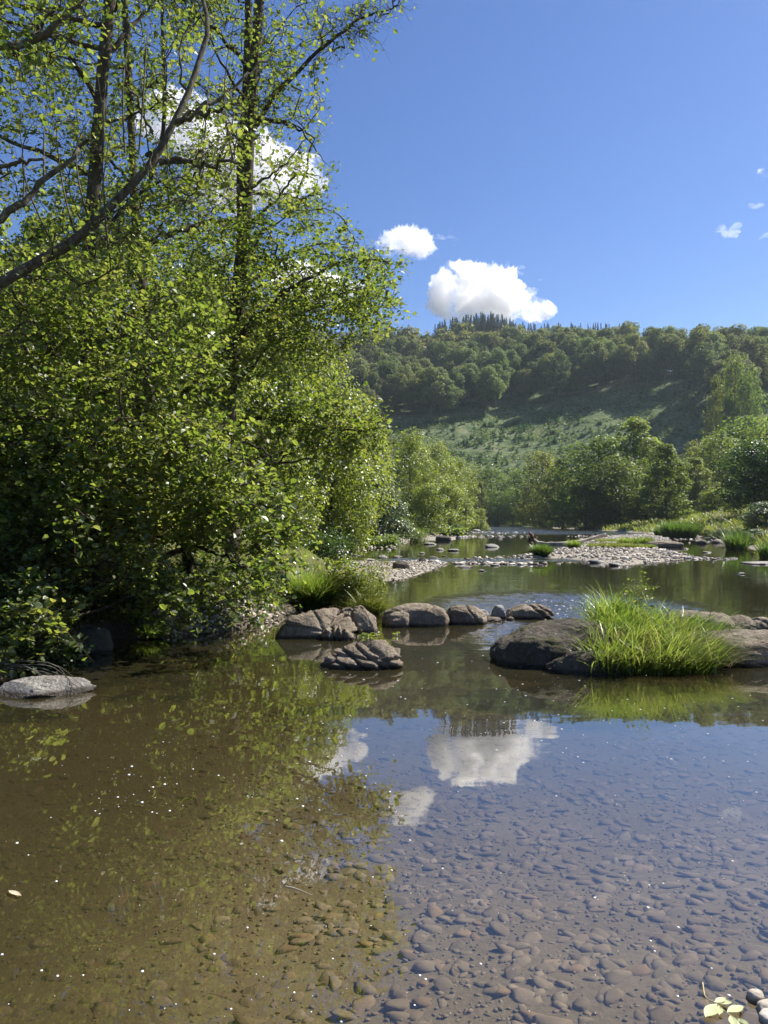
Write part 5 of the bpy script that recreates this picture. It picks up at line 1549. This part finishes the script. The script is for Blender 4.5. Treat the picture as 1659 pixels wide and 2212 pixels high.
# bubbles thrown up by the riffle
n = 110
for i in range(n):
    p = W(1120 + 210 * rs.rand(), 1296 + 40 * rs.rand()); r_ = .006 + .02 * rs.rand() ** 2
    B.add(IV1 * np.array([r_ * 1.6, r_, r_ * .5]) + p, IF1)
link('foam_flecks', B.data('foam_flecks', MAT['foam'], True), kind='stuff')

def flat_leaf(parent, base, d, L, wd, mat, name='leaf', curl=.12):
    d = np.array(d, float); d /= np.linalg.norm(d); s = np.array([d[1], -d[0], 0])
    T = np.linspace(0, 1, 7); ww = wd * np.sin(math.pi * np.clip(T, .03, .98)) ** .8
    c = base + d * (L * T)[:, None] + np.array([0, 0, 1]) * (.006 + curl * L * T * (1 - T) * .5)[:, None]
    v = np.concatenate([c, c + s * ww[:, None] + [0, 0, .004], c - s * ww[:, None] + [0, 0, .004]])
    k = np.arange(6); f = np.concatenate([np.stack([k, k + 1, k + 8, k + 7], -1), np.stack([k, k + 14, k + 15, k + 1], -1)])
    return link(name, mesh_data(name, v, f, mat, True), parent)
sm = plain('pale_leaf', (.42, .46, .24), .5)
s0 = W(1518, 2128)
sp = thing('leafy_sprig', 'green leafy sprig floating in the bottom right corner', 'sprig', tuple(s0))
S = np.array(s0)
path = smooth_path([W(1518, 2128) + [0, 0, .008], W(1524, 2160) + [0, 0, .010], W(1545, 2172) + [0, 0, .008], W(1575, 2196) + [0, 0, .006], W(1610, 2216) + [0, 0, .005]], 20)
v, f = tube(path - S, .0022, .001, 6); B = Bag(); B.add(v, f); link('stem', B.data('stem', plain('sprig_stem', (.5, .4, .2)), True), sp)
for (a, b_) in [((1543, 2170), (1582, 2172)), ((1545, 2172), (1568, 2162)), ((1550, 2176), (1524, 2202)), ((1556, 2180), (1554, 2198)), ((1572, 2192), (1606, 2180)), ((1580, 2200), (1588, 2226)), ((1592, 2206), (1620, 2222)), ((1598, 2208), (1604, 2232))]:
    A, E = W(*a), W(*b_)
    flat_leaf(sp, A - S, E - A, float(np.linalg.norm(E - A)), float(np.linalg.norm(E - A)) * .24, sm)
A, E = W(18, 1928), W(46, 1940)
fl = flat_leaf(None, A, E - A, float(np.linalg.norm(E - A)), .012, plain('floating_leaf', (.5, .42, .3)), 'fallen_leaf')
tag(fl, 'pale dead leaf floating alone at the left edge of the pool', 'leaf')
path = smooth_path([W(615, 1916) + [0, 0, .004], W(640, 1922) + [0, 0, .004], W(674, 1936) + [0, 0, .004]], 10)
v, f = tube(path, .0028, .0015, 6, 2, .3); B = Bag(); B.add(v, f)
link('floating_twig', B.data('floating_twig', MAT['log'], True), label='short pale twig floating in the middle of the pool', cat='twig')
# bare twigs over the left slab
tw = []
for k in range(9):
    a0 = P(-20 + 40 * rs.rand(), 1425 + 20 * rs.rand(), 7.2); a1 = P(60 + 60 * rs.rand(), 1435 + 20 * rs.rand(), 6.9); a2 = P(110 + 90 * rs.rand(), 1490 + 15 * rs.rand(), 6.6)
    tw.append(smooth_path([a0, a1, a2], 8))
tw = np.array(tw); ctr = tw[:, 0].mean(0)
v, f = tubes(tw - ctr, np.broadcast_to(np.linspace(.005, .0015, 8), (9, 8)), 4)
link('dead_branch', mesh_data('dead_branch', v, f, MAT['palebark'], True), None, ctr, label='tangle of bare dead twigs drooping over the left slab', cat='branch')
print('tris', sum(len(me.loops) - 2 * len(me.polygons) for me in bpy.data.meshes))
